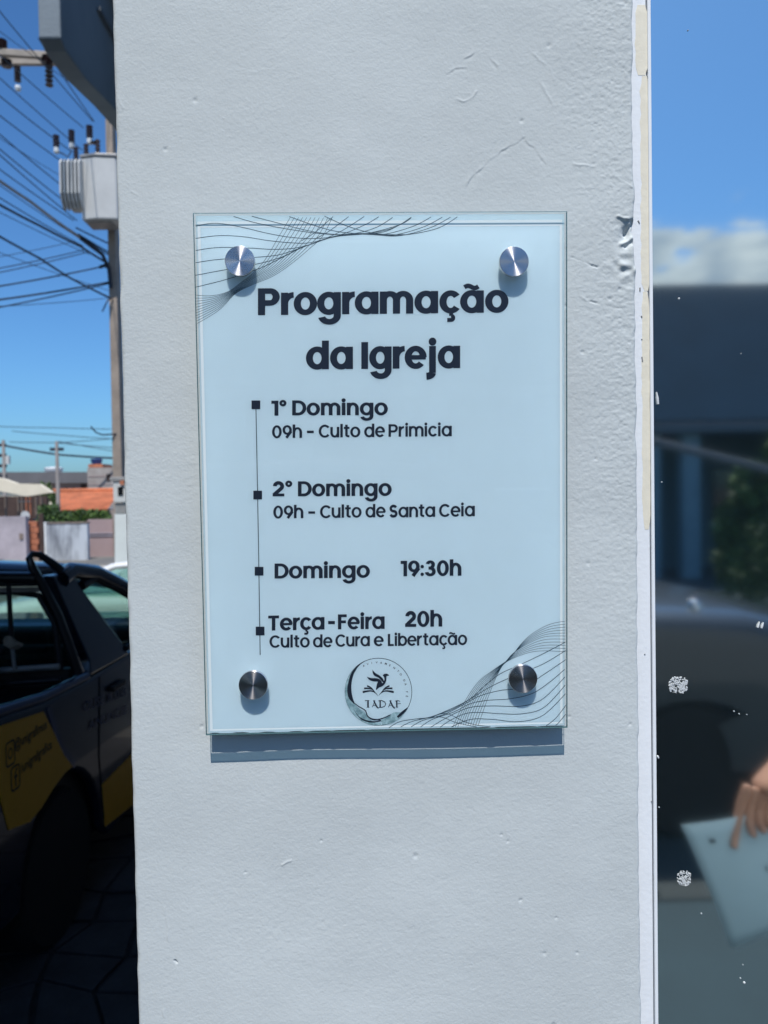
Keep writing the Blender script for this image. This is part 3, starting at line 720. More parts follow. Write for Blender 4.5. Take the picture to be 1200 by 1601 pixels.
# ------------------- print: the two woven line ornaments
def crom(pts, n=10):
    P = [pts[0]]+list(pts)+[pts[-1]]; o = []
    for i in range(1, len(P)-2):
        for k in range(n):
            t = k/n; a, b, c, d = P[i-1], P[i], P[i+1], P[i+2]
            o.append(tuple(.5*((2*b[j])+(-a[j]+c[j])*t+(2*a[j]-5*b[j]+4*c[j]-d[j])*t*t+(-a[j]+3*b[j]-3*c[j]+d[j])*t**3) for j in (0, 1)))
    o.append(P[-2]); return o
def resample(pts, n):
    p = np.array(pts); s = np.r_[0, np.cumsum(np.hypot(*np.diff(p, axis=0).T))]; t = np.linspace(0, s[-1], n)
    return np.stack([np.interp(t, s, p[:, 0]), np.interp(t, s, p[:, 1])], -1)
def family(m, keys, ws, n, wid, zf, org, clip):
    """lines blended between key curves (in zoomed pixels) at weights 0..len(keys)-1"""
    K = [resample(crom(k), n) for k in keys]
    for q in ws:
        i = min(int(q), len(K)-2); t = q-i; c = K[i]*(1-t)+K[i+1]*t
        pts = [(org[0]+x/zf, org[1]+y/zf) for x, y in c]
        pts = [p for p in pts if clip(p)]
        if len(pts) > 2:
            LAY[0] += 1; flat(m, stroke(pts, wid), lambda p: SP(*p), GT-.00008-.0000012*LAY[0])
zf = 3.871
LAY[0] = 0
cl1 = lambda p: p[1] > 337.5 and p[0] > 303
m = MB()
o1 = (290, 320)
family(m, [[(640, 66), (560, 200), (490, 320), (420, 405), (330, 475), (250, 530), (150, 552), (62, 548)],
           [(765, 66), (690, 190), (610, 300), (520, 385), (400, 455), (310, 515), (190, 590), (62, 640)],
           [(892, 66), (830, 190), (755, 262), (650, 350), (530, 432), (400, 487), (300, 540), (200, 640), (70, 720)]],
       [2*i/10 for i in range(11)], 70, .62, zf, o1, cl1)
family(m, [[(60, 130), (180, 113), (330, 135), (500, 175), (650, 200), (800, 205), (930, 185), (1090, 120), (1180, 66)],
           [(60, 205), (200, 188), (350, 195), (500, 218), (650, 232), (760, 230), (900, 195), (1100, 175), (1260, 140), (1380, 66)],
           [(60, 278), (200, 260), (400, 264), (520, 271), (650, 265), (760, 240), (880, 200), (1040, 180), (1200, 180), (1380, 130), (1500, 66)],
           [(60, 352), (200, 332), (440, 318), (560, 305), (660, 275), (780, 232), (900, 195), (1050, 178), (1250, 185), (1440, 135), (1570, 66)],
           [(60, 428), (220, 398), (430, 360), (580, 318), (680, 270), (800, 225), (920, 188), (1080, 176), (1280, 190), (1480, 140), (1620, 66)],
           [(60, 500), (250, 452), (450, 385), (600, 312), (700, 262), (810, 222), (940, 184), (1100, 175), (1290, 187), (1520, 145), (1662, 62)]],
       [0, 1, 2, 3, 4, 5], 80, .95, zf, o1, cl1)
family(m, [[(270, 66), (430, 112), (640, 152), (840, 178), (1000, 178), (1150, 140), (1270, 66)],
           [(380, 66), (560, 112), (740, 158), (900, 180), (1080, 178), (1300, 120), (1380, 66)]], [0, 1], 50, .95, zf, o1, cl1)
family(m, [[(610, 66), (760, 120), (900, 160), (1060, 176), (1200, 165), (1300, 120)], [(840, 70), (950, 120), (1080, 162), (1200, 180), (1330, 182)]], [0, 1], 40, .95, zf, o1, cl1)
family(m, [[(900, 66), (780, 170), (700, 220)], [(1090, 66), (960, 150), (860, 200)]], [0, .5, 1], 24, .9, zf, o1, cl1)
m.build('printed_wave', 'ink_line', sign, fix=False)
m = MB(); o2 = (590, 940); LAY[0] = 0
cl2 = lambda p: p[0] < 884.6 and p[1] < 1138.2-(p[0]-600)*.012
family(m, [[(1150, 118), (1040, 140), (930, 200), (860, 268), (800, 345), (720, 402), (620, 478), (550, 570), (495, 670), (450, 775)],
           [(1150, 210), (1010, 215), (900, 262), (820, 315), (775, 365), (715, 430), (640, 520), (590, 600), (550, 690), (525, 775)],
           [(1150, 305), (1000, 300), (910, 312), (820, 345), (762, 382), (722, 450), (680, 550), (640, 660), (600, 775)]],
       [2*i/10 for i in range(11)], 70, .6, zf, o2, cl2)
family(m, [[(55, 775), (130, 730), (230, 712), (320, 700), (450, 648), (560, 590), (650, 510), (740, 440), (860, 385), (1000, 318), (1150, 240)],
           [(115, 775), (200, 730), (320, 700), (450, 655), (560, 592), (660, 530), (760, 480), (880, 430), (1010, 375), (1150, 290)],
           [(180, 775), (270, 722), (400, 685), (520, 625), (620, 572), (740, 540), (880, 520), (1010, 440), (1150, 345)],
           [(240, 775), (330, 715), (460, 670), (560, 620), (660, 600), (800, 590), (930, 560), (1040, 490), (1150, 395)],
           [(300, 775), (390, 720), (480, 672), (570, 640), (700, 633), (870, 634), (1000, 590), (1150, 440)],
           [(360, 775), (440, 720), (530, 680), (620, 672), (740, 680), (880, 680), (1010, 640), (1150, 490)],
           [(420, 775), (500, 735), (580, 712), (700, 715), (850, 728), (1000, 690), (1150, 545)]],
       [0, 1, 2, 3, 4, 5, 6], 80, .95, zf, o2, cl2)
family(m, [[(1010, 760), (1080, 705), (1160, 600)], [(1040, 775), (1090, 740), (1160, 655)]], [0, 1], 20, .95, zf, o2, cl2)
family(m, [[(250, 712), (380, 700), (480, 735), (640, 768)], [(330, 700), (420, 680), (560, 740), (760, 768)]], [0, 1], 30, .8, zf, o2, cl2)
m.build('printed_wave', 'ink_line', sign, fix=False)
# ------------------- print: the round emblem
def E(x, y): return 520+x/8.0, 1010+y/8.0          # zoomed emblem pixels -> photo pixels
def Lp(p): return SP(*E(*p))
m = MB(); flat(m, stroke([(570+418*math.cos(math.radians(t)), 572-420*math.sin(math.radians(t))) for t in range(0, 360, 6)], 7, True), Lp, GT-.00010); m.build('emblem_ring', 'ink_line', sign, fix=False)
def cres(inner, outer, mat, y, name):
    a = resample(crom(inner, 6), 40); b = resample(crom(outer, 6), 40); m = MB()
    for i in range(39): flat(m, [[tuple(a[i]), tuple(b[i]), tuple(b[i+1]), tuple(a[i+1])]], Lp, y)
    m.build(name, mat, sign, fix=False)
outc = lambda a0, a1, r=420: [(570+r*math.cos(math.radians(t)), 572-r*math.sin(math.radians(t))) for t in np.linspace(a0, a1, 12)]
cres([(470, 158), (350, 225), (275, 330), (235, 450), (235, 580), (262, 690), (310, 765), (400, 830), (450, 900), (520, 950), (600, 955)],
     outc(105, 275), 'ink_teal', GT-.00012, 'emblem_crescent')
cres([(470, 158), (350, 225), (270, 330), (236, 450), (234, 560), (250, 650), (275, 715)],
     [(480, 152), (335, 222), (235, 330), (195, 450), (180, 560), (200, 650), (262, 722)], 'ink', GT-.00014, 'emblem_crescent')
cres([(262, 700), (330, 752), (410, 800), (440, 870), (500, 905), (590, 912)], [(262, 712), (325, 762), (400, 808), (430, 880), (500, 925), (600, 925)], 'ink', GT-.00016, 'emblem_crescent')
cres([(260, 790), (330, 880), (420, 925), (520, 938), (600, 925), (660, 905)], [(262, 800), (335, 900), (420, 945), (520, 955), (610, 935), (665, 912)], 'ink', GT-.00018, 'emblem_crescent')
cres([(600, 925), (700, 880), (760, 830), (850, 825), (930, 770)], [(620, 985), (720, 968), (800, 930), (870, 875), (935, 775)], 'ink_teal', GT-.00020, 'emblem_crescent')
cres([(800, 880), (860, 820), (935, 765)], [(815, 900), (880, 850), (940, 770)], 'ink', GT-.00022, 'emblem_crescent')
cres([(560, 925), (640, 902), (720, 865)], [(560, 912), (640, 890), (725, 850)], 'ink', GT-.00024, 'emblem_crescent')
def shape(polys, name, y):
    m = MB()
    for i, p in enumerate(polys): flat(m, [p], Lp, y-.00002*i)
    return m.build(name, 'ink', sign, fix=False)
shape([crom([(495, 295), (530, 335), (580, 365), (620, 400), (640, 440), (628, 455), (600, 425), (570, 395), (520, 370), (500, 335), (495, 297)], 4)[:-1],
       crom([(425, 382), (480, 400), (545, 402), (590, 420), (615, 458), (600, 470), (560, 445), (500, 440), (455, 420), (425, 384)], 4)[:-1],
       crom([(640, 350), (668, 345), (690, 352), (702, 368), (672, 378), (668, 425), (652, 468), (620, 500), (575, 520), (542, 550), (545, 510), (560, 455), (590, 448), (625, 462), (645, 420), (640, 385), (625, 368), (640, 352)], 4)[:-1]], 'emblem_bird', GT-.00014)
bk = []
for s in (-1, 1):
    X_ = lambda x: 568+s*(x-568)*(1.0)
    for (x0, y0, w0, mx, my) in ((762, 575, 26, 660, 560), (745, 528, 22, 655, 535), (708, 498, 20, 650, 525)):
        c = resample(crom([(x0, y0), (mx, my), (600, 588), (572, 620)], 6), 14)
        ww = [w0*(1-.8*i/13) for i in range(14)]
        for i in range(13):
            bk.append([(X_(c[i][0]), c[i][1]-ww[i]/2), (X_(c[i+1][0]), c[i+1][1]-ww[i+1]/2), (X_(c[i+1][0]), c[i+1][1]+ww[i+1]/2), (X_(c[i][0]), c[i][1]+ww[i]/2)])
m = MB(); flat(m, bk, Lp, GT-.00014); m.build('emblem_book', 'ink', sign, fix=False)
# IADAF in a serif hand
def st_(p, w_): return stroke(p, w_)
L_ = []
L_ += st_([(440, 680), (440, 765)], 20)+st_([(402, 684), (424, 680), (456, 682)], 9)+st_([(424, 766), (458, 766)], 6)
for x in (492, 695):
    L_ += st_([(x, 766), (x+14, 735), (x+30, 690)], 7)+st_([(x+22, 684), (x+36, 715), (x+56, 755), (x+80, 778)], 17)+st_([(x+10, 742), (x+48, 742)], 6)+st_([(x+12, 684), (x+40, 678)], 6)
L_ += st_([(592, 684), (592, 764)], 17)+st_([(572, 684), (612, 680), (650, 700), (662, 724), (648, 752), (612, 766), (578, 766)], 10)
L_ += st_([(800, 684), (800, 764)], 17)+st_([(780, 688), (812, 680), (840, 690)], 8)+st_([(806, 722), (850, 718)], 6)+st_([(786, 766), (816, 766)], 5)
m = MB()
for i, q in enumerate(L_): flat(m, [q], Lp, GT-.00014-.000002*i)
m.build('emblem_lettering', 'ink', sign, fix=False)
def bfont_polys(txt, size=1.0, shear=0):
    cu = bpy.data.curves.new('t', 'FONT'); cu.body = txt; cu.size = size; cu.align_x = 'LEFT'; cu.offset = .012*size; cu.resolution_u = 3
    o = bpy.data.objects.new('t', cu); COL.objects.link(o); dg = bpy.context.evaluated_depsgraph_get()
    me = bpy.data.meshes.new_from_object(o.evaluated_get(dg)); polys = [[(me.vertices[i].co.x, me.vertices[i].co.y) for i in p.vertices] for p in me.polygons]
    bpy.data.objects.remove(o); bpy.data.curves.remove(cu); bpy.data.meshes.remove(me)
    return polys
m = MB()
arcT = 'AVIVAMENTO DA FÉ'
angs = [117, 108.5, 99.5, 91, 82.5, 73.5, 64.5, 55.5, 45.5, 38, None, 25, 17, None, 2, -6]
for chh, aa in zip(arcT, angs):
    if aa is None: continue
    a_ = math.radians(aa); P0 = (555+372*math.cos(a_), 590-385*math.sin(a_)); rr = a_-PI/2
    for pl in bfont_polys(chh, 36):
        pts = [(x-12, y-12) for x, y in pl]
        flat(m, [[(P0[0]+x*math.cos(rr)-y*math.sin(rr), P0[1]-(x*math.sin(rr)+y*math.cos(rr))) for x, y in pts]], Lp, GT-.00014)
m.build('emblem_motto', 'ink', sign, fix=False)

# ================================================================== BLUE PICKUP
T = empty('pickup_truck', (-1.20, 2.33, 0), -math.radians(4))
tag(T, 'dark blue pickup truck with yellow stickers and black roll bar, parked in the shade', 'pickup truck')
def bolt_side(x0, x1):
    """body side with wheel arch; local y forward, x inward negative"""
    arch = [(.13+.345*math.cos(math.radians(t)), .30+.355*math.sin(math.radians(t))) for t in range(0, 181, 12)]
    arch2 = [(2.62+.345*math.cos(math.radians(t)), .30+.355*math.sin(math.radians(t))) for t in range(0, 181, 12)]
    poly = [(-1.02, .42), (-.95, .34), (-.30, .30)]+arch[::-1]+[(.55, .24), (2.2, .24)]+arch2[::-1]+[(3.1, .28), (3.28, .36), (3.32, .60), (3.22, .74), (2.6, .88), (1.85, .98), (1.0, .99), (.40, .975), (0, .985), (-.4, 1.03), (-1.02, 1.05)]
    return MB().prism(poly, 'x', x0, x1)
bolt_side(-.05, 0).build('body_side', 'truck_paint', T, bevel=.022, seg=3)
bolt_side(-1.62, -1.57).build('body_side', 'truck_paint', T, bevel=.022, seg=3)
MB().tube([(-.018, -1.0, 1.060), (-.018, -.4, 1.040), (-.018, 0, .996), (-.018, .40, .985)], .021, 10).build('bed_rail', 'truck_blue', T, smooth=True)
MB().tube([(-1.60, -1.0, 1.058), (-1.60, -.4, 1.038), (-1.60, 0, .994), (-1.60, .40, .983)], .019, 10).build('bed_rail', 'truck_blue', T, smooth=True)
MB().box2((-1.565, -1.0, .50), (-.055, .40, .56)).build('bed_floor', 'black_plastic', T)
MB().box2((-1.565, -1.03, .50), (-.055, -.98, 1.03)).build('tailgate', 'truck_paint', T, bevel=.01)
MB().box2((-1.56, .42, .30), (-.055, .47, 1.0)).build('cab_rear_panel', 'truck_paint', T)
MB().prism([(1.55, .28), (3.26, .30), (3.28, .60), (3.15, .78), (2.6, .93), (1.75, 1.02), (1.55, .98)], 'x', -1.565, -.055).build('bonnet', 'truck_paint', T, bevel=.04, seg=4)
MB().prism([(.50, .28), (1.50, .28), (1.50, .42), (.50, .42)], 'x', -1.56, -.06).build('cab_floor', 'black_plastic', T)
# cab shell: pillars and roof as thick members
RX = -.10
roofp = [(.30, 1.415), (.42, 1.450), (.70, 1.425), (.95, 1.345), (1.20, 1.235), (1.62, 1.03)]
def cab_side(sx):
    x0 = RX if sx > 0 else -1.62-RX
    lean = .095 if sx > 0 else -.095
    def rail(pts, wy, wz, name, mat='truck_paint'):
        MB().tube([(x0+lean*(1-(p[1]-.99)/.43)*.95, p[0], p[1]) for p in pts], wy, 10).build(name, mat, T, smooth=True)
    rail([(.36, 1.40), (.46, 1.425), (.70, 1.395), (.95, 1.310), (1.20, 1.205), (1.40, 1.10), (1.60, 1.0)], .038, .04, 'roof_rail')
    # broad rear pillar
    m = MB()
    pil = [(.27, 1.425), (.45, 1.43), (.50, 1.36), (.80, 1.055), (.86, .985), (.40, .985), (.42, 1.05), (.36, 1.20)]
    n = len(pil); th = .05*(1 if sx > 0 else -1)
    xo = lambda z: x0+lean*(1-(z-.99)/.43)*.95
    vs = [(xo(z)+.012*(1 if sx > 0 else -1), y, z) for y, z in pil]+[(xo(z)-th, y, z) for y, z in pil]
    m.add(vs, [tuple(range(n)), tuple(range(2*n-1, n-1, -1))]+[(i, i+n, (i+1) % n+n, (i+1) % n) for i in range(n)]).build('rear_pillar', 'truck_paint', T, bevel=.01, seg=2)
    # side window: frame strip + glass
    win = [(.535, 1.345), (.72, 1.355), (.93, 1.285), (1.17, 1.18), (1.48, 1.035), (.84, 1.035)]
    m = MB(); n = len(win); vs = [(xo(z)-.012, y, z) for y, z in win]+[(xo(z)-.017, y, z) for y, z in win]
    m.add(vs, [tuple(range(n)), tuple(range(2*n-1, n-1, -1))]+[(i, i+n, (i+1) % n+n, (i+1) % n) for i in range(n)]).build('side_window', 'car_glass', T)
    MB().tube([(xo(.99)+.004, .82, 1.018), (xo(.99)+.004, 1.55, 1.022)], .016, 8).build('window_sill', 'black_plastic', T, smooth=True)
    # upper band of the window opening, dark seal
    MB().tube([(xo(z)+.0, y, z) for y, z in ((.53, 1.35), (.70, 1.375), (.95, 1.285), (1.2, 1.18))], .022, 8).build('window_seal', 'black_plastic', T, smooth=True)
cab_side(1); cab_side(-1)
# roof skin (blue, bowed)
vs = []; fs = []; ny_ = 9; nx_ = 9
ry = [(.30, 1.432), (.45, 1.450), (.62, 1.446), (.80, 1.415), (.98, 1.355), (1.10, 1.305)]
for (y, z) in ry:
    for i in range(nx_):
        t = i/(nx_-1)*2-1; vs.append((-.81+t*.70, y, z+.028*(1-t*t)-.012*abs(t)**6))
for j in range(len(ry)-1):
    for i in range(nx_-1): fs.append((j*nx_+i, j*nx_+i+1, (j+1)*nx_+i+1, (j+1)*nx_+i))
rf = MB().add(vs, fs).build('roof', 'truck_paint', T, smooth=True); sm = rf.modifiers.new('thick', 'SOLIDIFY'); sm.thickness = .03
# windshield
wsv = [(-.80+.66, 1.12, 1.30), (-1.46, 1.12, 1.30), (-1.54, 1.66, 1.01), (-.08, 1.66, 1.01)]
MB().add(wsv+[(x, y+.006, z+.004) for x, y, z in wsv], [(0, 1, 2, 3), (7, 6, 5, 4), (0, 4, 5, 1), (2, 6, 7, 3)]).build('windshield', 'car_glass', T)
# rear wall of the cab with window opening
z0w, z1w = 1.005, 1.35
MB().box2((-1.50, .33, 1.375), (-.12, .40, 1.425)).build('rear_header', 'truck_paint', T, bevel=.01)
MB().box2((-1.50, .33, 1.353), (-.12, .345, 1.372)).build('rear_trim', 'grey_metal', T)
wy = .335
rwin = [(-.105, 1.02), (-.125, 1.22), (-.19, 1.335), (-.30, 1.352), (-1.32, 1.352), (-1.43, 1.335), (-1.50, 1.22), (-1.52, 1.02)]
m = MB().prism(rwin, 'y', wy+.03, wy+.036); m.build('rear_window', 'car_glass', T)
MB().tube([(x, wy+.02, z) for x, z in rwin]+[(rwin[0][0], wy+.02, rwin[0][1])], .014, 8).build('rear_window_seal', 'black_plastic', T, smooth=True)
MB().box2((-1.54, .33, .97), (-.06, .38, 1.03)).build('rear_sill', 'black_plastic', T)
# seats and headrests seen through the window
for sx in (-.42, -1.2):
    MB().box2((sx-.24, .62, .45), (sx+.24, .78, 1.06)).build('seat_back', 'dark_fabric', T, bevel=.05, seg=3)
MB().box2((-1.5, 1.45, .6), (-.12, 1.62, 1.0)).build('dashboard', 'dark_fabric', T, bevel=.03)
# roll bar behind the cab with its looped ears
for sx in (0, 1):
    X0 = lambda x: x if sx == 0 else -1.62-x
    MB().tube([(X0(-.005), .30, 1.02), (X0(-.028), .27, 1.14), (X0(-.062), .25, 1.27), (X0(-.105), .22, 1.39), (X0(-.135), .205, 1.46), (X0(-.148), .20, 1.505), (X0(-.138), .21, 1.520), (X0(-.118), .23, 1.515), (X0(-.085), .27, 1.475), (X0(-.068), .30, 1.445)],
              [.022, .020, .019, .018, .017, .014, .013, .014, .017, .020], 10).build('roll_bar', 'black_tube', T, smooth=True)
MB().tube([(-.12, .205, 1.425), (-.8, .205, 1.437), (-1.5, .205, 1.425)], .024, 10).build('roll_bar_crossbar', 'black_tube', T, smooth=True)
MB().tube([(-.243, .215, 1.42), (-.236, .215, 1.17)], .0105, 8).build('rack_bar', 'black_tube', T, smooth=True)
MB().tube([(-.236, .215, 1.17), (-.228, .215, 1.055)], .008, 8).build('rack_bar', 'grey_metal', T, smooth=True)
MB().tube([(-.06, .25, 1.060), (-.5, .22, 1.040), (-1.5, .22, 1.040)], .012, 8).build('guard_bar', 'grey_metal', T, smooth=True)
MB().tube([(-.06, .25, 1.005), (-.5, .22, .985), (-1.5, .22, .985)], .012, 8).build('guard_bar', 'black_tube', T, smooth=True)
m = MB()
for k in range(3): m.lathe([(.010, -.008), (.021-.003*k, -.002), (.019, .008), (.008, .013)], 8, (-.243+.014*k, .200, 1.175-.010*k), 'y')
m.tube([(-.255, .195, 1.165), (-.225, .19, 1.150), (-.20, .195, 1.165), (-.185, .20, 1.155)], .008, 6)
m.build('rope_knot', 'strap', T, smooth=True)
MB().tube([(-.262, .19, 1.145), (-.288, .17, 1.130), (-.300, .16, 1.08), (-.300, .15, .92), (-.305, .15, .75)], [.011, .017, .018, .017, .017], 8).build('grip_handle', 'dark_fabric', T, smooth=True)
MB().box2((-.55, -.75, .62), (-.16, .12, .86)).build('tool_box', 'grey_metal', T, bevel=.015)
# wheels
def wheel(par, x, y, r=.30, w_=.19, side=1):
    W = MB().lathe([(r*.62, -w_/2), (r*.93, -w_/2), (r, -w_/2+.03), (r, w_/2-.03), (r*.93, w_/2), (r*.62, w_/2)], 32, (0, 0, 0), 'x').build('wheel', 'rubber', par, smooth=True)
    W.location = (x, y, r)
    MB().lathe([(r*.60, -w_*.42), (r*.60, w_*.42), (r*.5, w_*.30), (r*.16, w_*.36), (.01, w_*.38)], 24, (0, 0, 0), 'x').build('rim', 'rim_grey', W, smooth=True).rotation_euler = (0, 0, 0 if side > 0 else PI)
for yy in (.13, 2.62):
    wheel(T, -.115, yy); wheel(T, -1.505, yy, side=-1)
MB().box2((-1.35, -.9, .22), (-.25, 3.0, .36)).build('chassis', 'black_plastic', T)
for yy in (.13, 2.62):   # inner arches
    MB().prism([(yy+.40*math.cos(math.radians(t)), .30+.40*math.sin(math.radians(t))) for t in range(0, 181, 15)], 'x', -.30, -.052).build('wheel_arch_liner', 'black_plastic', T)
MB().box2((-.04, .86, 1.03), (.14, 1.5, 1.031)) if False else None
mr = MB().box2((.03, 1.35, 1.03), (.19, 1.42, 1.15)).build('side_mirror', 'black_plastic', T, bevel=.02)
# door seam and handle
MB().tube([(.0015, .50, .96), (.0015, .47, .62), (.0015, .50, .34)], .003, 6).build('door_seam', 'black_plastic', T)
MB().box2((.0, .60, .865), (.022, .75, .89)).build('door_handle', 'black_plastic', T, bevel=.006)
# stickers
def decal(poly, name, mat, x=.0030):
    return MB().prism(poly, 'x', .0006, x).build(name, mat, T)
decal([(-.415, .995), (-.30, .985), (-.026, .952), (.06, .84), (.13, .74), (.205, .668), (.13, .664), (.04, .644), (-.06, .607), (-.15, .592), (-.295, .625), (-.345, .76)], 'yellow_sticker', 'sticker_yellow')
decal([(.485, .485), (.86, .50), (1.55, .60), (1.55, .42), (.90, .25), (.515, .292)], 'yellow_sticker', 'sticker_yellow')
decal([(.0, .958), (.03, .958), (.12, .79), (.25, .665), (.22, .655), (.10, .76)], 'blue_stripe', 'truck_blue', .0026)
def side_text(txt, y0, z0, y1, z1, size, mat):
    pl = bfont_polys(txt, 1.0); mx = max(p[0] for q in pl for p in q); L = math.hypot(y1-y0, z1-z0); sx = L/mx
    ca, sa = (y1-y0)/L, (z1-z0)/L; m = MB()
    for q in pl:
        m.add([(.0042, y0+(p[0]*sx)*ca-p[1]*size*sa, z0+(p[0]*sx)*sa+p[1]*size*ca) for p in q], [tuple(range(len(q)))])
    return m.build('sticker_lettering', mat, T, fix=False)
side_text('@unigrafimus', -.243, .880, -.006, .885, .050, 'sticker_ink')
side_text('/unigrafgrafica', -.205, .785, .030, .800, .050, 'sticker_ink')
def icon(cy, cz, kind):
    m = MB(); wv, hv, th = .028, .040, .0065
    rr = [(cy+sy*(wv-.012)+.012*math.cos(a), cz+sz*(hv-.012)+.012*math.sin(a)) for (sy, sz, a0) in ((1, 1, 0), (-1, 1, PI/2), (-1, -1, PI), (1, -1, 1.5*PI)) for a in [a0+k*PI/8 for k in range(5)]]
    def put(polys, x=.0042):
        for pl in polys: m.add([(x, p[0], p[1]) for p in pl], [tuple(range(len(pl)))])
    put(stroke(rr, th, True))
    if kind == 'camera':
        put(stroke([(cy+.013*math.cos(2*PI*k/16), cz+.017*math.sin(2*PI*k/16)) for k in range(16)], .005, True)); put(disc(cy+.016, cz+.026, .003, 8))
    else:
        put(rect(cy-.003, cz-.030, cy+.005, cz+.018)); put(stroke([(cy, cz+.014), (cy+.004, cz+.026), (cy+.014, cz+.028)], .007), .0044); put(rect(cy-.010, cz, cy+.013, cz+.007), .0046)
    m.build('sticker_icon', 'sticker_ink', T, fix=False)
icon(-.272, .878, 'camera'); icon(-.243, .785, 'letter')
side_text('OUSE', .315, .858, .53, .832, .055, 'sticker_navy')
side_text('MUDAR', .565, .828, .80, .80, .055, 'sticker_navy')
side_text('ANUNCIE', .365, .765, .80, .715, .055, 'sticker_navy')

# ================================================================== CARS (generic small hatchback)
def make_car(label, group, paint, loc, rz, L=4.0, H=1.45, Wd=1.7, tall=False):
    """local x forward (nose +x), y to its left"""
    c = empty('parked_car', loc, rz); tag(c, label, 'car', group)
    h2 = Wd/2; f = L/4.0
    def arch(cx): return [(cx+.33*math.cos(math.radians(t)), .30+.34*math.sin(math.radians(t))) for t in range(180, -1, -12)]
    side = [(-1.95*f, .40), (-1.88*f, .27)]+arch(-1.22*f)+arch(1.25*f)+[(1.90*f, .27), (1.99*f, .42), (1.97*f, .62)]+([(1.93*f, .80), (1.82*f, .90), (1.5*f, .965), (1.1*f, .985)] if tall else [(1.86*f, .78), (1.35*f, .93)])+[(.82*f, 1.00), (.2*f, .99), (-1.2*f, 1.0), (-1.93*f, .98), (-1.98*f, .75)]
    # loft of the side profile over the width: crowned and tucked in towards the flanks
    hs_ = [(1, .90, -.13), (.995, .93, -.095), (.980, .955, -.062), (.955, .97, -.034), (.915, .982, -.014), (.86, .99, .001), (.72, .995, .014), (.4, 1.0, .026), (0, 1.0, .030)]
    st = [(-h2*a, b, c_) for a, b, c_ in hs_]+[(h2*a, b, c_) for a, b, c_ in hs_[-2::-1]]
    vs = []; n = len(side)
    for (y, sc, dz) in st:
        for (x, z) in side:
            k = max(0, min(1, (z-.55)/.4)); vs.append((x*(sc if abs(x) > 1.5*f else 1), y, z+dz*k))
    fs = [tuple(range(n)), tuple((len(st)-1)*n+i for i in range(n-1, -1, -1))]
    for j in range(len(st)-1):
        for i in range(n): fs.append((j*n+i, j*n+(i+1) % n, (j+1)*n+(i+1) % n, (j+1)*n+i))
    bo = MB().add(vs, fs).build('body', paint, c, smooth=True); bo.data.set_sharp_from_angle(angle=math.radians(62))
    # cabin: roof shell on pillars, glass between
    zr = H
    A0, A1 = (.98*f, 1.0), (.28*f, zr-.05); B1, B0 = (-1.35*f, zr-.07), (-1.88*f, 1.0)
    ti = .16
    rv = []; rn = 7
    rs_ = [(A1[0]+.06, A1[1]-.015), (A1[0]-.1, A1[1]+.02), (-.2*f, zr), (-.8*f, zr-.01), (B1[0], B1[1]), (B1[0]-.06, B1[1]-.03)]
    for (x, z) in rs_:
        for i in range(rn):
            t = i/(rn-1)*2-1; rv.append((x, t*(h2-ti), z+.03*(1-t*t)))
    rfs = [(j*rn+i, j*rn+i+1, (j+1)*rn+i+1, (j+1)*rn+i) for j in range(len(rs_)-1) for i in range(rn-1)]
    r_ = MB().add(rv, rfs).build('roof', paint, c, smooth=True); s_ = r_.modifiers.new('t', 'SOLIDIFY'); s_.thickness = .03
    for s in (-1, 1):
        yb, yt = s*(h2-.055), s*(h2-ti)
        for (p, q) in ((A0, A1), (B0, B1), ((-.45*f, 1.0), (-.42*f, zr-.03))):
            MB().tube([(p[0], yb, p[1]-.02), (q[0], yt, q[1])], .036, 8).build('pillar_post', paint, c, smooth=True)
        MB().tube([(A1[0], yt, A1[1]), (-.2*f, yt, zr-.012), (B1[0], yt, B1[1])], .034, 8).build('roof_rail', paint, c, smooth=True)
        for (x0, x1, xa, xb) in ((.90*f, -.40*f, .25*f, -.40*f), (-.48*f, -1.80*f, -.45*f, -1.32*f)):
            vs = [(x0, yb, 1.0), (x1, yb, 1.0), (xb, yt, zr-.06), (xa, yt, zr-.06)]
            MB().add(vs+[(x, y-s*.006, z) for x, y, z in vs], [(0, 1, 2, 3), (7, 6, 5, 4)]).build('side_window', 'car_glass', c)
        MB().box2((.72*f, s*h2-.02, 1.0), (.86*f, s*(h2+.14), 1.12)).build('side_mirror', paint, c, bevel=.03)
        MB().box2((.05*f, s*(h2-.01)-.012, .80), (.2*f, s*(h2-.01)+.018, .825)).build('door_handle', paint, c, bevel=.006)
        MB().box((1.84*f, s*(h2-.25), .70), (.16, .34, .13)).build('headlight', 'lamp_lens', c, bevel=.03)
    for (p, q, nm) in ((A0, A1, 'windshield'), (B0, B1, 'rear_window')):
        vs = [(p[0], -h2+.07, p[1]), (p[0], h2-.07, p[1]), (q[0], h2-ti, q[1]), (q[0], -h2+ti, q[1])]
        MB().add(vs+[(x+.006, y, z+.004) for x, y, z in vs], [(0, 1, 2, 3), (7, 6, 5, 4)]).build(nm, 'car_glass', c)
    for sx in (-.35, .35):
        MB().box((-.1*f, sx, .95), (.16, .48, .62)).build('seat', 'dark_fabric', c, bevel=.05, seg=3)
    for xx in (-1.22*f, 1.25*f):
        for s in (-1, 1):
            W = MB().lathe([(.18, -.09), (.28, -.09), (.30, -.06), (.30, .06), (.28, .09), (.18, .09)], 28, (0, 0, 0), 'y').build('wheel', 'rubber', c, smooth=True)
            W.location = (xx, s*(h2-.105), .30)
            MB().lathe([(.19, -.07), (.19, .07), (.15, .05), (.05, .06), (.01, .065)], 20, (0, 0, 0), 'y').build('rim', 'grey_metal', W, smooth=True)
    return c
q = U(186, 886, 7.35)
make_car('white hatchback parked beyond the dark blue pickup', 'parked cars', 'white_car', (q[0]+.25, 8.0, GF), PI, H=1.32)
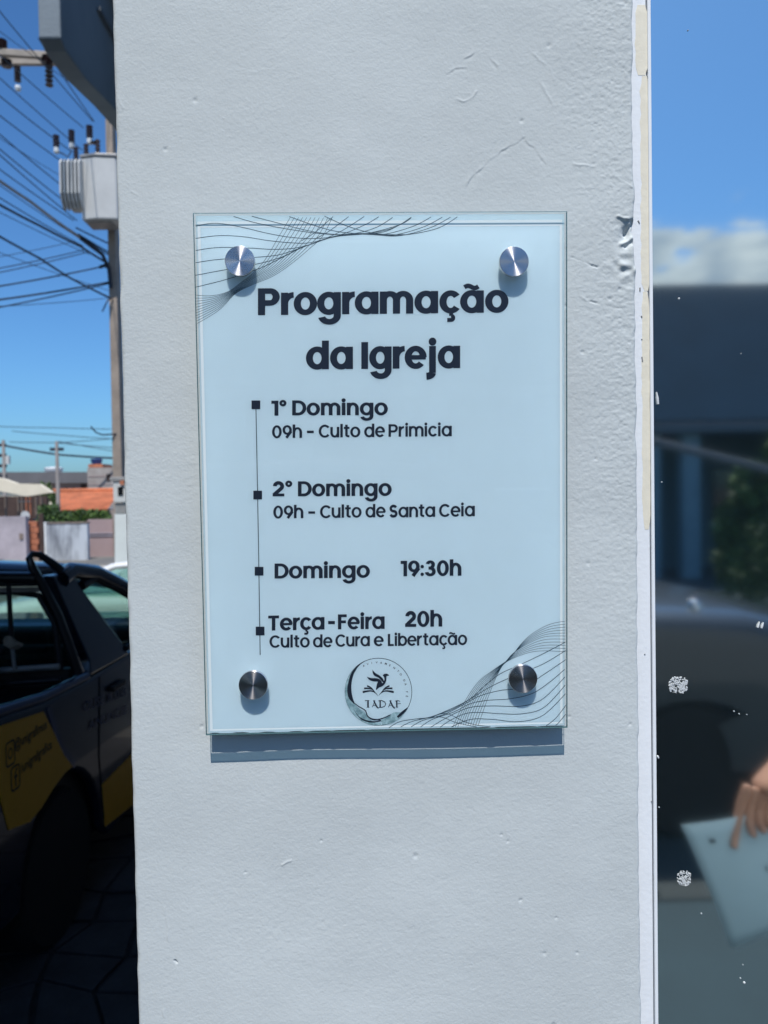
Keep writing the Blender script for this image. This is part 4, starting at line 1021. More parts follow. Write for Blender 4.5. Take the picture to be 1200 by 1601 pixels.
make_car('dark grey car reflected in the glass door, sun glinting on its bonnet', 'parked cars', 'black_car', (.10, -4.42, -.12), 0, L=4.2, H=1.5, tall=True).scale = (1.22, 1.22, 1.22)
_bc = [o for o in bpy.data.objects if o.get('category') == 'car' and 'bonnet' in o.get('label', '')][0]
_p = MIR(1085, 947, 3.62); _l = ((_p[0]-.10)/1.22, (_p[1]+4.42)/1.22, .985)
MB().lathe([(.030, -.02), (.030, .010), (.026, .022), (.018, .031), (.008, .036), (.001, .037)], 24, _l).build('glint_stud', 'chrome', _bc, smooth=True)  # made-up chrome stud, added on the bonnet to catch a sun glint
q = UZ(4, 888, GF)
make_car('blue car at the far left beside the mauve wall', 'parked cars', 'blue_car', (q[0]-1.9, q[1]+.8, GF), .05)

# ================================================================== UTILITY POLE AND TRANSFORMER
PY = 13.5
pc = U(186, 700, PY); base = (pc[0], PY, GF)
def rel(u, v, y=PY, dz=0): p = U(u, v, y); return (p[0]-base[0], p[1]-base[1], p[2]-base[2])
pole = empty('utility_pole', base); tag(pole, 'tall brown concrete utility pole beside the pillar, with crossarms and insulators', 'utility pole')
hp = U(170, 60, PY)[2]-GF
m = MB(); m.add([(sx*wx, sy*.13*k, z) for (z, wx, k) in ((0, .085, 1.2), (hp, .055, .8)) for (sx, sy) in ((-1, -1), (1, -1), (1, 1), (-1, 1))],
      [(0, 1, 5, 4), (1, 2, 6, 5), (2, 3, 7, 6), (3, 0, 4, 7), (4, 5, 6, 7), (3, 2, 1, 0)]); m.build('shaft', 'concrete_pole', pole, bevel=.01)
def arm(u0, v0, u1, v1, y, hgt, dep):
    a, b = rel(u0, v0, y), rel(u1, v1, y); c = [(a[i]+b[i])/2 for i in range(3)]; L = math.hypot(b[0]-a[0], b[2]-a[2])
    MB().box(c, (L, dep, hgt), Matrix.Rotation(-math.atan2(b[2]-a[2], b[0]-a[0]), 3, 'Y')).build('crossarm', 'wood_arm', pole, bevel=.008)
arm(-45, 80, 150, 92, PY-.22, .11, .09); arm(-20, 97, 190, 98, PY+.16, .11, .09)
def insul(u, v0, v1, y, nm='insulator', r=.055, tip=True, par=pole):
    a, b = rel(u, v0, y), rel(u+1, v1, y); m = MB(); n = 6
    pr = []
    for k in range(n):
        t0 = k/n; z = a[2]+(b[2]-a[2])*t0; dzz = (b[2]-a[2])/n
        pr += [(r*.55, z), (r, z+dzz*.25), (r*.95, z+dzz*.5), (r*.5, z+dzz*.75)]
    o = m.lathe(pr, 12, (a[0], a[1], 0)).build(nm, 'insulator_brown', par, smooth=True)
    if tip:
        MB().lathe([(r*.7, b[2]-.05), (r*.9, b[2]-.09), (r*.7, b[2]-.13), (.01, b[2]-.14)], 10, (a[0], a[1], 0)).build('metal_cap', 'insulator_tip', o)
    return o
insul(27, 104, 130, PY-.2, r=.06); insul(76, 96, 138, PY-.1, r=.07, tip=False); insul(135, 104, 136, PY+.1, r=.06)
insul(3, 78, 62, PY-.2, r=.09, tip=False); insul(10, 94, 106, PY, r=.09, tip=False); insul(74, 100, 88, PY-.2, r=.10, tip=False)
# transformer, bolted to the pole
tx = U(150, 300, PY-.45); tr = empty('pole_transformer', (tx[0], tx[1], tx[2])); tag(tr, 'white finned transformer hanging on the utility pole under three arresters', 'transformer')
def relt(u, v, y=PY-.45): p = U(u, v, y); return Vector((p[0]-tx[0], p[1]-tx[1], p[2]-tx[2]))
k_ = (relt(180, 300)-relt(170, 300)).x/10      # metres per pixel
zb, ztp = relt(150, 352).z, relt(150, 256).z
sh = [(-.17, -.23), (.10, -.30), (.42, -.26), (.50, 0), (.42, .26), (.10, .30), (-.17, .23)]
MB().prism(sh, 'z', zb, ztp).build('tank', 'tank_white', tr, bevel=.03, seg=3)
MB().prism([(x*1.06, y*1.06) for x, y in sh], 'z', ztp+.002, ztp+.05).build('lid', 'grey_metal', tr, bevel=.01)
MB().box2((relt(108, 300).x, -.20, zb+.26), (relt(139, 300).x, .20, ztp-.04)).build('radiator_core', 'tank_white', tr, bevel=.03, seg=3)
for i in range(6):
    xx = relt(109+5.6*i, 300).x
    prof = [(-.21, ztp-.05), (-.36, ztp-.07), (-.42, ztp-.14), (-.43, zb+.38), (-.38, zb+.27), (-.30, zb+.18), (-.21, zb+.16)]
    MB().prism([(y_, z_) for y_, z_ in prof], 'x', xx-.016, xx+.016).build('cooling_fin', 'tank_white', tr, bevel=.008)
m = MB().box2((relt(138, 300).x, -.2, zb-.02), (relt(178, 300).x, .2, zb-.001)); m.build('base_plate', 'grey_metal', tr)
def tin(u, v0, v1, r, y=PY-.5, tip=True):
    a, b = relt(u, v0, y), relt(u, v1, y); pr = []; n = 5
    for k in range(n):
        z = a.z+(b.z-a.z)*k/n; dzz = (b.z-a.z)/n; pr += [(r*.6, z), (r, z+dzz*.3), (r, z+dzz*.6), (r*.6, z+dzz*.9)]
    o = MB().lathe(pr, 12, (a.x, a.y, 0)).build('bushing', 'insulator_brown', tr, smooth=True)
    if tip: MB().lathe([(r*.5, a.z), (r*.8, a.z-.03), (r*.8, a.z-.09), (r*.4, a.z-.11)], 10, (a.x, a.y, 0)).build('metal_cap', 'insulator_tip', o)
tin(88, 230, 211, .055); tin(112, 223, 203, .055); tin(140, 216, 196, .058)
tin(119, 256, 230, .045, tip=False); tin(135, 252, 225, .045, tip=False); tin(153, 248, 218, .045, tip=False)
tin(145, 225, 222, .05, tip=False)
for pts in (((88, 237), (97, 240), (106, 246), (112, 236)), ((112, 230), (119, 235), (119, 252)), ((140, 220), (146, 222), (153, 219))):
    MB().tube([relt(u, v, PY-.5) for u, v in pts], .012, 6).build('jumper_wire', 'cable_black', tr, smooth=True)

# ---------------- overhead cables
def cable(pix, ys, r, label, group, mat='cable_black'):
    P = [U(u, v, y) for (u, v), y in zip(pix, ys)]
    if pix[0][0] < 0: P.insert(0, P[0]+(P[0]-P[1])*(2.3 if ys[0] < 20 else 12))      # the line runs on along the street
    out_ = []
    for a, b in zip(P[:-1], P[1:]):
        n = 8; L = np.linalg.norm(b-a)
        for k in range(n):
            t = k/n; p = a+(b-a)*t; out_.append((p[0], p[1], p[2]-4*.006*L*t*(1-t)))
    out_.append(tuple(P[-1]))
    o0 = out_[0]
    o = MB().tube([(p[0]-o0[0], p[1]-o0[1], p[2]-o0[2]) for p in out_], r*1.3, 6).build('power_cable', mat, smooth=True); o.location = o0
    tag(o, label, 'cable', group); return o
G1 = 'overhead cables at the utility pole'
PN = [10.0, 13.4]
hi_ = 'thin dark cable sloping past the crossarm'
mid_ = 'thin dark cable sloping down to the white transformer'
ORD = ('topmost', 'second', 'third', 'fourth', 'fifth', 'sixth', 'lowest')
for k, (a, b) in enumerate((((-40, -30), (145, 190)), ((60, 60), (147, 190)), ((-40, 50), (130, 200)), ((-40, 86), (128, 235)))):
    cable([a, b], PN, .006, hi_+', %s of its four' % (ORD[k] if k < 3 else 'lowest'), G1)
for k, (a, b) in enumerate((((-40, 118), (110, 236)), ((-40, 150), (110, 262)), ((-40, 176), (115, 305)), ((-40, 200), (120, 330)), ((-40, 207), (120, 345)), ((-40, 236), (115, 345)), ((-40, 285), (130, 385)))):
    cable([a, b], PN, .007, mid_+', %s of its seven' % ORD[k], G1)
cable([(-40, 255), (47, 315), (125, 372)], [10, 11.5, 13.2], .019, 'thick pale grey cable sloping down under the transformer', G1, 'cable_pale')
cable([(125, 372), (160, 398), (170, 420), (173, 450)], [13.2, 13.3, 13.35, 13.35], .024, 'thick black cable bending down onto the utility pole', G1)
cable([(-40, 298), (62, 353), (125, 385), (168, 412)], [10, 11.8, 12.7, 13.3], .016, 'thick black cable just below the pale one', G1)
cable([(-40, 347), (62, 404), (110, 435), (172, 466)], [10, 11.6, 12.5, 13.3], .014, 'black cable crossing the others on its way down to the pole', G1)
lo_ = 'dark cable rising from the lower left to the brown pole'
for k, (a, b, r) in enumerate((((-40, 408), (110, 379), .004), ((-40, 427), (135, 390), .006), ((-40, 434), (138, 394), .006), ((-40, 454), (165, 416), .009), ((-40, 474), (172, 441), .011), ((-40, 488), (172, 443), .008), ((-40, 481), (172, 466), .004))):
    cable([a, b], [11.0, 13.4], r, lo_+', %s of its seven' % ORD[k], G1)
sh_ = 'short dark cable under the transformer base'
for k, (a, b) in enumerate((((118, 356), (172, 382)), ((122, 366), (172, 396)), ((95, 350), (172, 400)))): cable([a, b], [13.2, 13.4], .010, sh_+', %s of three' % ('topmost', 'middle', 'lowest')[k], G1)
for a, b, c, l in (((156, 418), (164, 415), (167, 418), 'small black clamp on a cable end left of the pole'), ((160, 487), (168, 470), (176, 465), 'frayed black cable end dangling from the pole')):
    cable([a, b, c], [13.2, 13.3, 13.35], .022 if 'clamp' in l else .010, l, G1)
G2 = 'far street cables above the houses'
far_ = 'faint thin cable above the distant roofs'
for k, pts in enumerate(([(-20, 666), (95, 669), (190, 671)], [(19, 674), (90, 680), (195, 687)], [(15, 691), (92, 692), (195, 684)], [(92, 693), (195, 701)], [(92, 690), (195, 708)])):
    cable(pts, [48]*len(pts), .016, far_+(', topmost of all', ', second from the top', ', meeting the slim far pole top', ', falling to the right from the slim pole', ', lowest, right of the slim pole')[k], G2)
for k, (a, b, r) in enumerate((((-40, 190), (112, 285), .004), ((-40, 262), (128, 375), .005), ((-40, 312), (140, 398), .005), ((-40, 380), (172, 455), .004), ((-40, 20), (172, 172), .004))):
    cable([a, b], PN, r, 'hair-thin dark cable sloping down to the brown pole, %s of its five' % ('second', 'third', 'fourth', 'lowest', 'topmost')[k], G1)
cable([(8, 697), (92, 711), (195, 717)], [48, 48, 50], .045, 'thick dark cable running between the two far poles', G2)
cable([(142, 667), (150, 676), (160, 680), (186, 678)], [13, 13.1, 13.2, 13.4], .010, 'short curled cable hooked to the brown pole above the blue water tank', G1)

# far poles
def far_pole(u, vt, w_, label, y=48, ins=False):
    t = U(u, vt, y); bt = U(u, 800, y); p = empty('street_pole', (bt[0]+.0, y, GF)); tag(p, label, 'utility pole', 'far street poles')
    H_ = t[2]-GF; MB().tube([(0, 0, 0), (0, 0, H_)], [w_*1.2, w_*.85], 8).build('shaft', 'block_grey', p, smooth=True)
    if ins:
        for k in range(5): MB().box((-.12, 0, H_-.3-k*.62), (.55, .10, .20)).build('insulator_rack', 'cable_black', p)
        MB().box((.28, -.1, H_-1.2), (.22, .2, .5)).build('junction_box', 'tank_white', p)
    else: MB().box((0, 0, H_-.3), (.5, .08, .12)).build('crossarm', 'cable_black', p)
far_pole(8.5, 688, .11, 'far grey pole with insulator racks at the left edge', 48, True)
far_pole(91.5, 690, .075, 'slim far grey pole in front of the old white wall', 30)

# ================================================================== FAR HOUSES AND WALLS
def pbox(m, u0, v0, u1, v1, y, dep, org):
    a = U((u0+u1)/2, v0, y)[2]; b = U((u0+u1)/2, v1, y)[2]; x0 = U(u0, (v0+v1)/2, y)[0]; x1 = U(u1, (v0+v1)/2, y)[0]
    return m.box2((x0-org[0], y-org[1], b-org[2]), (x1-org[0], y+dep-org[1], a-org[2]))
def O(u, v, y): p = U(u, v, y); return (p[0], p[1], GF)
# old white wall
y = UZ(100, 876, GF)[1]; o = O(100, 876, y)
t = empty('boundary_wall', o); tag(t, 'old white boundary wall with black mould stains below the hedge', 'wall', 'boundary walls')
pbox(MB(), 73, 819, 137, 885, y, .18, o).build('wall_panel', 'wall_old_white', t)
pbox(MB(), 65, 817, 72.6, 885, y-.05, .28, o).build('corner_post', 'wall_white', t)
pbox(MB(), 72.8, 816.5, 137, 818.6, y-.02, .24, o).build('coping', 'pier_dark', t)
# mauve wall right of it
y2 = UZ(160, 870, GF)[1]; o = O(160, 870, y2); t = empty('boundary_wall', o); tag(t, 'mauve brown wall right of the old white wall', 'wall', 'boundary walls')
pbox(MB(), 137.5, 812, 178, 880, y2, .18, o).build('wall_panel', 'house_mauve', t)
for vv in (833, 837): pbox(MB(), 137.5, vv, 178, vv+1.4, y2-.03, .02, o).build('rail_groove', 'wall_mauve', t)
pbox(MB(), 177, 812, 186, 880, y2-.1, .3, o).build('end_post', 'pier_dark', t)
# left mauve wall and brick pier
y3 = UZ(30, 890, GF)[1]; o = O(30, 890, y3); t = empty('boundary_wall', o); tag(t, 'greyish mauve wall with a small meter hatch, left of the brick pier', 'wall', 'boundary walls')
pbox(MB(), -40, 808, 41, 900, y3, .2, o).build('wall_panel', 'wall_mauve', t)
pbox(MB(), 30, 834, 35.5, 843, y3-.03, .028, o).build('meter_hatch', 'pier_dark', t)
y4 = UZ(52, 888, GF)[1]; o = O(52, 888, y4); t = empty('brick_pier', o); tag(t, 'raw red brick gate pier left of the old white wall', 'pier')
zt_ = U(52, 815, y4)[2]-GF; xw = (U(60, 850, y4)-U(43, 850, y4))[0]
for r_ in range(6):
    for cc in range(2):
        MB().box(((cc-.5)*xw*.5+(.02 if r_ % 2 else -.02), .15, zt_-.16*r_-.08), (xw*.48, .3, .145)).build('brick', 'brick_red', t)
MB().box((0, .16, (zt_-.98)/2), (xw*.96, .27, zt_-.98)).build('pier_base', 'pier_dark', t)
MB().box((-xw*.25, -.01, (zt_-1.0)*.6), (xw*.16, .03, (zt_-1.0)*.55)).build('blue_pipe', 'tank_blue', t)
t2 = empty('gate', (o[0]+xw*.72, o[1]+.1, GF)); tag(t2, 'dark rusty gate leaf between the brick pier and the white wall', 'gate')
MB().box((0, 0, .75), (xw*.40, .05, 1.5)).build('gate_leaf', 'rust_dark', t2)
# carport with beige fascia
y5 = 30.0; o = O(20, 800, y5); t = empty('open_shed', o); tag(t, 'open shed with slanting cream roof edge and rusty posts at the far left', 'shed')
def poly_at(pix, y, dep, org, name, mat, par):
    P = [U(u, v, y) for u, v in pix]; MB().prism([(p[0]-org[0], p[2]-org[2]) for p in P], 'y', y-org[1], y+dep-org[1]).build(name, mat, par)
poly_at([(-50, 738), (5, 749), (25, 756), (60, 757), (80, 770), (42, 776), (0, 768), (-50, 758)], y5, .35, o, 'roof', 'beige_wall', t)
pbox(MB(), -50, 776, 74, 812, y5+3.0, .1, o).build('back_wall', 'rust_dark', t)
for u in (8, 28, 34, 41, 47, 56, 64): pbox(MB(), u, 777, u+1.6, 860, y5+1, .12, o).build('post', 'brick_red' if u % 2 else 'pier_dark', t)
pbox(MB(), 28, 783, 47, 785, y5+.5, .1, o).build('rail', 'grey_metal', t)
# small dish
dq = U(40, 806, 24); ds = empty('satellite_dish', tuple(dq)); tag(ds, 'small pale satellite dish above the mauve wall', 'satellite dish')
MB().lathe([(.01, .05), (.07, .03), (.13, -.02), (.14, -.03)], 16, (0, 0, 0), 'y').build('dish', 'tank_white', ds, smooth=True)
MB().tube([(0, .05, 0), (0, .1, -.9)], .02, 6).build('mast', 'grey_metal', ds)
# long house with grey roof
y6 = 62.0; o = O(80, 780, y6); t = empty('long_house', o); tag(t, 'long low house with dark grey roof behind the red tiled one', 'house')
pbox(MB(), -60, 756.5, 82, 790, y6+.5, 6, o).build('wall', 'beige_wall', t)
pbox(MB(), 83, 755, 150, 790, y6+.5, 6, o).build('wall', 'house_mauve', t)
poly_at([(-60, 738), (139, 738), (142, 755), (-60, 757)], y6, 6.8, o, 'roof', 'roof_grey', t)
pbox(MB(), 126, 757, 135, 768, y6+.4, .08, o).build('window', 'rust_dark', t)
for uu in (20, 48, 100, 112): pbox(MB(), uu, 762, uu+5, 771, y6+.4, .08, o).build('window', 'dark_window', t)
wt = O(84, 735, 64); w1 = empty('white_water_tank', (U(84, 738, 64)[0], 64, U(84, 738, 64)[2])); tag(w1, 'white water tank standing on the long grey roof', 'water tank')
MB().lathe([(.62, 0), (.72, .10), (.76, .40), (.55, .46), (.2, .50)], 20).build('drum', 'tank_plain', w1, smooth=True); w1.scale = (.95, .95, .8)
# block tower with blue tank
y7 = 50.0; o = O(158, 760, y7); t = empty('block_tower', o); tag(t, 'raw grey block house beneath the blue water tank', 'house')
pbox(MB(), 137, 731, 196, 790, y7, 4, o).build('wall', 'block_grey', t)
pbox(MB(), 138, 725.5, 160, 730.8, y7+.3, 2, o).build('tank_plinth', 'brick_red', t)
pbox(MB(), 166, 741, 173, 752, y7-.05, .045, o).build('window', 'rust_dark', t)
for vv in (744, 757): pbox(MB(), 137, vv, 196, vv+1.0, y7-.03, .028, o).build('floor_band', 'house_mauve', t)
b2 = U(151, 725.3, y7+1.2); w2 = empty('blue_water_tank', tuple(b2)); tag(w2, 'blue water tank on top of the grey block house', 'water tank')
MB().lathe([(.28, 0), (.33, .10), (.37, .28), (.39, .30), (.2, .34)], 20).build('drum', 'tank_blue', w2, smooth=True)
# red tiled house
y8 = 36.0; o = O(125, 800, y8); t = empty('tiled_house', o); tag(t, 'low house with orange clay tile roof above the hedge', 'house')
zE = U(130, 797, y8)[2]-GF; zR = U(130, 768.5, y8+3.2)[2]-GF
xa0, xa1 = U(93, 797, y8)[0]-o[0], U(168, 797, y8)[0]-o[0]; xb0, xb1 = U(80, 769, y8+3.2)[0]-o[0], U(190, 769, y8+3.2)[0]-o[0]
m = MB(); nt_ = 44
for i in range(nt_+1):
    t_ = i/nt_; bmp = .05 if i % 2 else 0
    m.v.append((xa0+(xa1-xa0)*t_, 0, zE+bmp)); m.v.append((xb0+(xb1-xb0)*t_, 3.2, zR+bmp))
m.f += [(2*i, 2*i+2, 2*i+3, 2*i+1) for i in range(nt_)]
r_ = m.build('roof', 'roof_red', t, fix=False); s_ = r_.modifiers.new('t', 'SOLIDIFY'); s_.thickness = .08
MB().tube([(xb0, 3.2, zR+.06), (xb1, 3.2, zR+.06)], .10, 8).build('ridge_tiles', 'roof_red', t)
MB().box2((xa0+.3, .5, 0), (xa1+1.5, 6, zE-.02)).build('wall', 'block_grey', t)
MB().box2((xa1-1.0, .45, zE-.62), (xa1-.3, .499, zE-.2)).build('window', 'rust_dark', t)
# sidewalk and light kerb on the far side
P = [UZ(80, 893, GF), UZ(215, 893, GF), UZ(215, 869, GF), UZ(70, 878, GF)]
a0 = MB().box2((-14, UZ(100, 893, GF)[1], GF+.004), (2, y4+.0, GF+.03)).build('far_pavement', 'sidewalk'); structure(a0)
kz = UZ(110, 895, GF)[1]; structure(MB().box2((-16, kz-.25, GF+.002), (3, kz-.01, GF+.10)).build('far_kerb', 'kerb', bevel=.02))

# foliage: leaf clusters through a volume
def foliage(name, label, cat, loc, size, n, leaf, mat, trunk=None, group=None, blobs=None, seed=1):
    rg = random.Random(seed); t = empty(name, loc); tag(t, label, cat, group)
    bl = blobs or [(rg.uniform(-.5, .5), rg.uniform(-.4, .4), rg.uniform(.25, .8), rg.uniform(.22, .42)) for _ in range(9)]
    for nm, mt, part in (('foliage', mat, 0), ('foliage', 'leaf_dark' if mat != 'leaf_dark' else 'leaf_mid', 1)):
        m = MB()
        for k in range(n if part == 0 else n//2):
            b = rg.choice(bl); d = Vector((rg.gauss(0, 1), rg.gauss(0, 1), rg.gauss(0, 1))).normalized()*rg.uniform(.35, 1.05)*b[3]
            c = Vector(((b[0]+d.x)*size[0], (b[1]+d.y)*size[1], max(.02, (b[2]+d.z))*size[2])); s = leaf*rg.uniform(.6, 1.4)
            a = Vector((rg.gauss(0, 1), rg.gauss(0, 1), rg.gauss(0, .6))).normalized(); e = a.orthogonal().normalized(); e.rotate(Matrix.Rotation(rg.uniform(0, 6), 3, a)); e2 = a.cross(e)
            m.add([c-e*s*.5, c+e2*s*.28, c+e*s*.5, c-e2*s*.28], [(0, 1, 2, 3)])
        o_ = m.build(nm, mt, t, fix=False); o_['kind'] = 'stuff'
    if trunk:
        for k in range(trunk):
            x = rg.uniform(-.3, .3)*size[0]*(.3 if trunk < 3 else 1); MB().tube([(x*.4, 0, 0), (x*.7, 0, size[2]*.35), (x, 0, size[2]*.75)], [.03*size[2]**.5, .022*size[2]**.5, .01], 7).build('trunk', 'bark', t, smooth=True)
    return t
gy = y+.8
c0 = O(95, 820, UZ(100, 876, GF)[1]+1.0)
foliage('hedge', 'dense dark green hedge behind the left part of the old white wall', 'hedge', (U(86, 815, 28)[0], 28.3, GF), (1.15, .6, (U(86, 790, 28.3)[2]-GF)/1.1), 1500, .14, 'leaf_dark', 3, 'hedge plants', [(-.4, 0, .72, .25), (-.1, 0, .80, .26), (.2, 0, .74, .25), (.45, 0, .70, .22), (-.3, 0, .4, .3), (.3, 0, .4, .3), (-.15, .1, .95, .18), (-.45, 0, .98, .16)], 3)
foliage('hedge', 'light green hedge behind the right part of the old white wall', 'hedge', (U(128, 815, 28)[0], 28.3, GF), (1.5, .6, (U(128, 797, 28.3)[2]-GF)/1.04), 1800, .13, 'leaf_mid', 3, 'hedge plants', [(-.4, 0, .80, .24), (-.1, 0, .84, .23), (.2, 0, .84, .22), (.42, 0, .80, .22), (-.3, 0, .4, .3), (.3, 0, .4, .3)], 4)
foliage('small_tree', 'small bright green tree in front of the grey roofed house', 'tree', (U(70, 790, 34)[0], 34, GF), (.75, .5, (U(70, 753, 34)[2]-GF)/1.1), 420, .16, 'leaf_mid', 1, None, [(-.5, 0, .90, .17), (-.1, 0, .95, .16), (.3, 0, .90, .18), (.5, 0, .78, .18), (.1, 0, .74, .2)], 5)
g = foliage('verge_bush', 'low green bush between the kerb and the white hatchback', 'bush', (U(158, 890, 10.5)[0], 10.6, GF), (.34, .3, .88), 700, .06, 'leaf_mid', 2, None, None, 6)

# meter post right beside the pillar edge
y9 = 9.0; q = U(187, 800, y9); mpz = empty('meter_post', (q[0]-.0, y9, GF)); tag(mpz, 'pale concrete service post with a capped electricity meter box', 'service post')
mz = lambda v: U(187, v, y9)[2]-GF
MB().add([(-.075, -.08, 0), (.14, -.08, 0), (.14, .08, 0), (-.075, .08, 0), (-.045, -.06, mz(803)), (.11, -.06, mz(803)), (.11, .06, mz(803)), (-.045, .06, mz(803))], [(0, 1, 5, 4), (1, 2, 6, 5), (2, 3, 7, 6), (3, 0, 4, 7), (4, 5, 6, 7)]).build('shaft', 'north_pale', mpz, bevel=.008)
MB().box((.03, 0, mz(795)), (.13, .13, mz(786)-mz(803)-.002)).build('meter_base', 'grey_metal', mpz, bevel=.01)
MB().box((.035, -.01, mz(769)), (.16, .16, mz(753)-mz(785.5))).build('meter_box', 'tank_white', mpz, bevel=.008)
MB().box((.045, -.095, mz(768)), (.06, .01, .10)).build('meter_window', 'dark_window', mpz)
MB().box((.045, 0, mz(749)), (.24, .22, .045)).build('cap', 'grey_metal', mpz, bevel=.008)
MB().box((.07, -.1, mz(755)), (.05, .03, .05)).build('seal', 'brick_red', mpz)

# ================================================================== THE SIDE SEEN IN THE DOOR GLASS
ex0 = MIR(1000, 665, 15)
nb = empty('dark_roof_house', (7.5, -16.0, -.12)); tag(nb, 'long house with dark blue roof and pale gutter, reflected in the glass door', 'house')
zg = MIR(1100, 664, 15)[2]+.12; zr = MIR(1100, 452, 19)[2]+.12
m = MB().add([(-14, 1.03, zg), (12, 1.03, zg), (12, -3.0, zr), (-14, -3.0, zr), (12, -7, zg), (-14, -7, zg)], [(0, 1, 2, 3), (3, 2, 4, 5)])
r_ = m.build('roof', 'north_roof', nb, fix=False); s_ = r_.modifiers.new('t', 'SOLIDIFY'); s_.thickness = .12
for k in range(26): MB().tube([(-13.5+k, 1.03, zg+.03), (-13.5+k, -3.0, zr+.03)], .03, 5).build('roof_seam', 'north_roof', nb)
MB().box2((-14, 1.05, zg-.16), (12, 1.20, zg+.02)).build('gutter', 'north_grey', nb, bevel=.02)
MB().box2((-14, -6.5, 0), (12, -1.2, zg-.1)).build('wall', 'north_wall', nb)
for xx in (-10, -6, -1.75, -.95, 3.2, 7.5): MB().box2((xx-.17, .55, 0), (xx+.17, .9, zg-.17)).build('column', 'north_column', nb)
for xx in (-8, -4, 1, 5.4):
    w_ = MB().box2((xx-.6, -1.2, 1.0), (xx+.6, -1.14, 2.2)).build('window', 'dark_window', nb)
    MB().box2((xx-.68, -1.19, .92), (xx+.68, -1.13, .99)).build('sill', 'north_pale', w_)
MB().box2((1.9, -1.21, 0), (2.8, -1.13, 2.15)).build('door', 'rust_dark', nb)
a = MIR(1010, 688, 8); b = MIR(1215, 738, 8)
pr = empty('awning_pole', (b[0], b[1], -.12)); tag(pr, 'slanting pale awning pole reflected below the dark roof', 'pole')
MB().tube([tuple(Vector(a-(a-b)*0-np.array([b[0], b[1], -.12]))), (0, 0, b[2]+.12), (.8, 0, b[2]-.05)], .045, 8).build('rail', 'north_grey', pr, smooth=True)
MB().tube([(.8, 0, 0), (.8, 0, b[2]-.05)], .04, 8).build('upright', 'north_grey', pr, smooth=True)
a_ = a-np.array([b[0], b[1], -.12]); MB().tube([(a_[0]-.02, 0, 0), (a_[0]-.02, 0, a_[2])], .04, 8).build('upright', 'north_grey', pr, smooth=True)
c = MIR(1180, 800, 11)
foliage('garden_tree', 'bushy green tree reflected at the right edge of the door glass', 'tree', (c[0]+.35, c[1], -.12), (1.7, 1.5, 2.7), 2600, .17, 'leaf_mid', 2, None, [(-.35, 0, .25, .22), (-.1, .1, .35, .24), (-.42, 0, .45, .15), (.2, 0, .5, .3), (.1, 0, .78, .25), (.45, 0, .3, .25), (-.25, 0, .66, .16), (.3, .2, .85, .2)], 9)
c = MIR(1192, 815, 9.5)
foliage('flower_bush', 'bush with red flowers reflected beside the green tree', 'bush', (c[0]+.35, c[1], -.12), (.9, .7, 1.75), 700, .10, 'leaf_dark', 2, None, None, 12)

# ================================================================== PERSON with a sheet
def skin_mesh(name, verts, edges, radii, root, mat, parent, levels=2):
    me = bpy.data.meshes.new(name); me.from_pydata([tuple(v) for v in verts], edges, []); me.update()
    o = bpy.data.objects.new(name, me); COL.objects.link(o)
    sm = o.modifiers.new('skin', 'SKIN'); sm.use_smooth_shade = True; sm.branch_smoothing = .6
    for i, r in enumerate(radii):
        s = me.skin_vertices[0].data[i]; s.radius = r if isinstance(r, tuple) else (r, r); s.use_root = (i == root)
    sb = o.modifiers.new('sub', 'SUBSURF'); sb.levels = levels; sb.render_levels = levels
    dg = bpy.context.evaluated_depsgraph_get(); me2 = bpy.data.meshes.new_from_object(o.evaluated_get(dg))
    o.modifiers.clear(); o.data = me2; me2.name = name; me2.materials.clear(); me2.materials.append(MATS[mat])
    for p in me2.polygons: p.use_smooth = True
    o.parent = parent; return o
PX, PYY = 1.30, -.92
per = empty('person', (PX, PYY, 0)); tag(per, 'person in a dark navy shirt holding a white sheet, reflected in the door', 'person')
def rp(*p): return (p[0]-PX, p[1]-PYY, p[2])
hand = MIR(1186, 1240, .80); tip = MIR(1162, 1322, .80)
wrist = (hand[0]+.085, hand[1]-.015, hand[2]+.075)
V = [(0, 0, .98), (0, .01, 1.15), (0, 0, 1.33), (0, -.01, 1.46), (0, .015, 1.55), (0, .03, 1.64), (0, .03, 1.73),      # pelvis .. head
     (-.10, 0, .93), (-.11, .01, .52), (-.12, -.02, .10), (-.12, .12, .045),
     (.10, 0, .93), (.11, .01, .52), (.12, -.02, .10), (.12, .12, .045),
     (-.18, -.01, 1.41), (-.13, .03, 1.16), rp(*wrist),
     (.18, -.01, 1.41), (.25, -.03, 1.14), (.24, .06, .90), (.24, .09, .82)]
Eg = [(0, 1), (1, 2), (2, 3), (3, 4), (4, 5), (5, 6), (0, 7), (7, 8), (8, 9), (9, 10), (0, 11), (11, 12), (12, 13), (13, 14), (3, 15), (15, 16), (16, 17), (3, 18), (18, 19), (19, 20), (20, 21)]
Rr = [(.14, .10), (.13, .09), (.15, .10), (.11, .08), .052, (.078, .095), (.070, .085), .085, .055, .038, .035, .085, .055, .038, .035, .050, .040, .028, .050, .040, .027, .030]
body = skin_mesh('body', V, Eg, Rr, 0, 'skin', per)
